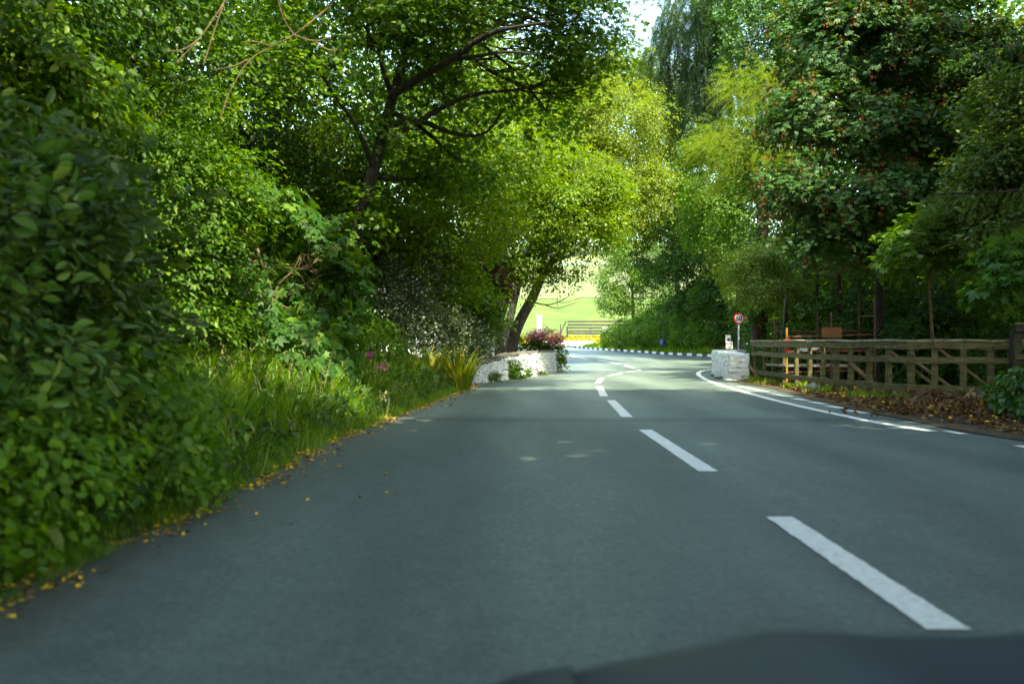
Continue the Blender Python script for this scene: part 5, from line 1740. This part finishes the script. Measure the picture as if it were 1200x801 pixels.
def cottage():
    x0, x1, y0, y1 = -9.5, -.45, 52.0, 58.0
    g = float(base(52)) - .1
    root = empty('cottage', ((x0 + x1) / 2, (y0 + y1) / 2, g), 'white rendered cottage behind the trees on the left', 'house')
    h = 3.4
    mb = MB()
    ym = (y0 + y1) / 2
    v = [(x0, y0, g), (x1, y0, g), (x1, y1, g), (x0, y1, g), (x0, y0, g + h), (x1, y0, g + h), (x1, y1, g + h), (x0, y1, g + h), (x0, ym, g + h + 2.6), (x1, ym, g + h + 2.6)]
    mb.add(v, [(0, 1, 5, 4), (2, 3, 7, 6), (1, 2, 6, 9, 5), (3, 0, 4, 8, 7)])
    mb.build('wall', M['render_white'], root)
    mb = MB()
    for s_ in (-1, 1):
        a = np.array([x0 - .25, ym + s_ * 3.3, g + h - .22])
        b = np.array([x0 - .25, ym, g + h + 2.68])
        d = nrmz(b - a)
        nn = np.array([0, -d[2] * s_, d[1] * s_]) * s_
        nn = np.array([0, s_ * abs(d[2]), abs(d[1])])
        q = np.array([x1 + .25 - (x0 - .25), 0, 0])
        mb.add([a, a + q, b + q, b, a + nn * .12, a + q + nn * .12, b + q + nn * .12, b + nn * .12], [(0, 1, 2, 3), (7, 6, 5, 4), (0, 4, 5, 1), (3, 2, 6, 7), (0, 3, 7, 4), (1, 5, 6, 2)])
    rf = mb.build('roof', M['slate'], root)
    for xx_ in (x0 + .6, x1 - .6):
        mb = MB()
        mb.box((xx_, ym, g + h + 3.0), (.8, .6, 1.3))
        mb.box((xx_, ym, g + h + 3.7), (.9, .7, .12))
        mb.build('chimney', M['render_white'], rf)
    for xx_ in (-7.2, -5.0, -1.2):
        mb = MB()
        mb.box((xx_, y0 - .02, g + 1.7), (1.0, .08, 1.25))
        fr = mb.build('window', M['sign_white'], root)
        mb = MB()
        for dx in (-.23, .23):
            mb.box((xx_ + dx, y0 - .065, g + 1.7), (.4, .02, 1.1))
        mb.build('pane', M['glass_dark'], fr)
        mb = MB()
        mb.box((xx_, y0 - .1, g + 1.02), (1.2, .2, .09))
        mb.build('sill', M['cope'], fr)
    mb = MB()
    mb.box((-3.1, y0 - .03, g + 1.05), (.95, .1, 2.1))
    dr = mb.build('door', M['timber_dark'], root)
    mb = MB()
    mb.tube([(-2.75, y0 - .14, g + 1.05), (-2.75, y0 - .07, g + 1.05)], [.03, .03], 8)
    mb.build('handle', M['steel'], dr)


cottage()
# white gate pillar beyond the left wall
Yp = 44.0
c = P(632, 378, Yp)
root = empty('gate_pillar', (c[0], Yp, float(base(Yp))), 'white square pillar rising behind the pink flowers', 'pillar')
mb = MB()
mb.box((c[0], Yp, 1.1), (.22, .22, 2.2), None, 0, .005)
mb.build('shaft', M['render_white'], root, bevel=.01)
mb = MB()
mb.box((c[0], Yp, 2.25), (.27, .27, .07))
mb.build('cap', M['render_white'], root)


# ------------------------------------------------------------------ the car the photograph is taken from
def car():
    cx = .76
    m, n, out = nodemat('car_paint')
    b = N(n, 'ShaderNodeBsdfPrincipled', Roughness=.5, Metallic=0.0)
    b.inputs['Base Color'].default_value = (.007, .013, .024, 1)
    b.inputs['Coat Weight'].default_value = .0
    b.inputs['Specular IOR Level'].default_value = .35
    b.inputs['Coat Roughness'].default_value = .06
    fl = N(n, 'ShaderNodeTexNoise', Scale=400.0)
    bp = N(n, 'ShaderNodeBump', Strength=.03)
    n.links.new(fl.outputs[0], bp.inputs['Height'])
    n.links.new(bp.outputs[0], b.inputs['Normal'])
    n.links.new(b.outputs[0], out.inputs[0])
    black = surf_mat('car_black_trim', [(.3, (.01, .01, .011)), (.7, (.02, .02, .022))], 20, 3, .5, .1)
    lamp = surf_mat('headlamp_lens', [(.3, (.35, .37, .39)), (.7, (.5, .52, .54))], 4, 2, .08, 0, spec=.8)
    root = empty('car', (cx, 1.0, 0), 'dark blue car bonnet blurred across the bottom right corner', 'car')

    def zs(x, y):
        u = np.abs(x - cx) / .84
        prof = np.interp(y, [.62, .95, 1.3, 1.6, 1.78, 1.9, 1.98], [.690, .676, .644, .608, .577, .52, .43])
        return prof - .125 * u ** 2.6 + .018 * np.exp(-((x - cx - .28) / .12) ** 2) + .018 * np.exp(-((x - cx + .28) / .12) ** 2)
    X_, Y_ = np.meshgrid(np.linspace(cx - .672, cx + .672, 41), np.linspace(.66, 1.97, 30))
    o = grid_sheet('bonnet', X_, Y_, zs(X_, Y_), m, None, root)
    o.modifiers.new('solid', 'SOLIDIFY').thickness = .012
    for s_ in (-1, 1):
        X_, Y_ = np.meshgrid(np.linspace(.652, .90, 12), np.linspace(.62, 1.965, 30))
        wz = zs(cx + X_ * 1.0, Y_) + .055 * np.exp(-((X_ - .76) / .08) ** 2) * np.exp(-((Y_ - 1.15) / .5) ** 2)
        drop = np.maximum(0, X_ - .82)
        wz = wz - .003 - (drop / .08) ** 2 * .30
        g_ = grid_sheet('wing', cx + s_ * X_, Y_, wz, m, None, root)
        g_.modifiers.new('solid', 'SOLIDIFY').thickness = .012
        mb = MB()
        mb.tube([(cx + s_ * .70, 1.10, .32), (cx + s_ * .90, 1.10, .32)], [.31, .31], 32)
        wh = mb.build('wheel', black, root, bevel=.02)
        mb = MB()
        mb.tube([(cx + s_ * .80, 1.10, .32), (cx + s_ * .907, 1.10, .32)], [.20, .20], 24)
        mb.build('rim', M['steel'], wh)
        bm = bmesh.new()
        bmesh.ops.create_uvsphere(bm, u_segments=20, v_segments=12, radius=1)
        for v in bm.verts:
            v.co = Vector((v.co.x * .13 + cx + s_ * .66, v.co.y * .09 + 1.90, v.co.z * .05 + .36))
        me = bpy.data.meshes.new('headlight')
        bm.to_mesh(me)
        bm.free()
        link_mesh('headlight', me, lamp, root, True)
    mb = MB()
    k = 17
    xs = np.linspace(cx - .88, cx + .88, k)
    front = 2.08 - .22 * (np.abs(xs - cx) / .88) ** 2.4
    v = []
    for x_, f_ in zip(xs, front):
        v += [(x_, f_ - .14, .43), (x_, f_, .36), (x_, f_ + .01, .24), (x_, f_ - .10, .14)]
    f = [(i * 4 + j, i * 4 + j + 1, i * 4 + j + 5, i * 4 + j + 4) for i in range(k - 1) for j in range(3)]
    mb.add(v, f)
    bo = mb.build('bumper', m, root, smooth=True)
    bo.modifiers.new('solid', 'SOLIDIFY').thickness = .015
    mb = MB()
    mb.box((cx, 2.085, .27), (.7, .02, .09))
    mb.build('grille', black, root)
    X_, Y_ = np.meshgrid(np.linspace(cx - .72, cx + .72, 25), np.linspace(.46, .64, 5))
    g_ = grid_sheet('scuttle_panel', X_, Y_, .66 - .10 * (np.abs(X_ - cx) / .8) ** 2.4 + 0 * Y_, black, None, root)
    for dx in (-.45, .12):
        mb = MB()
        mb.tube([(cx + dx, .56, .665), (cx + dx + .30, .52, .69), (cx + dx + .58, .50, .67)], [.012, .010, .006], 7)
        mb.build('wiper', black, root, smooth=True)


car()
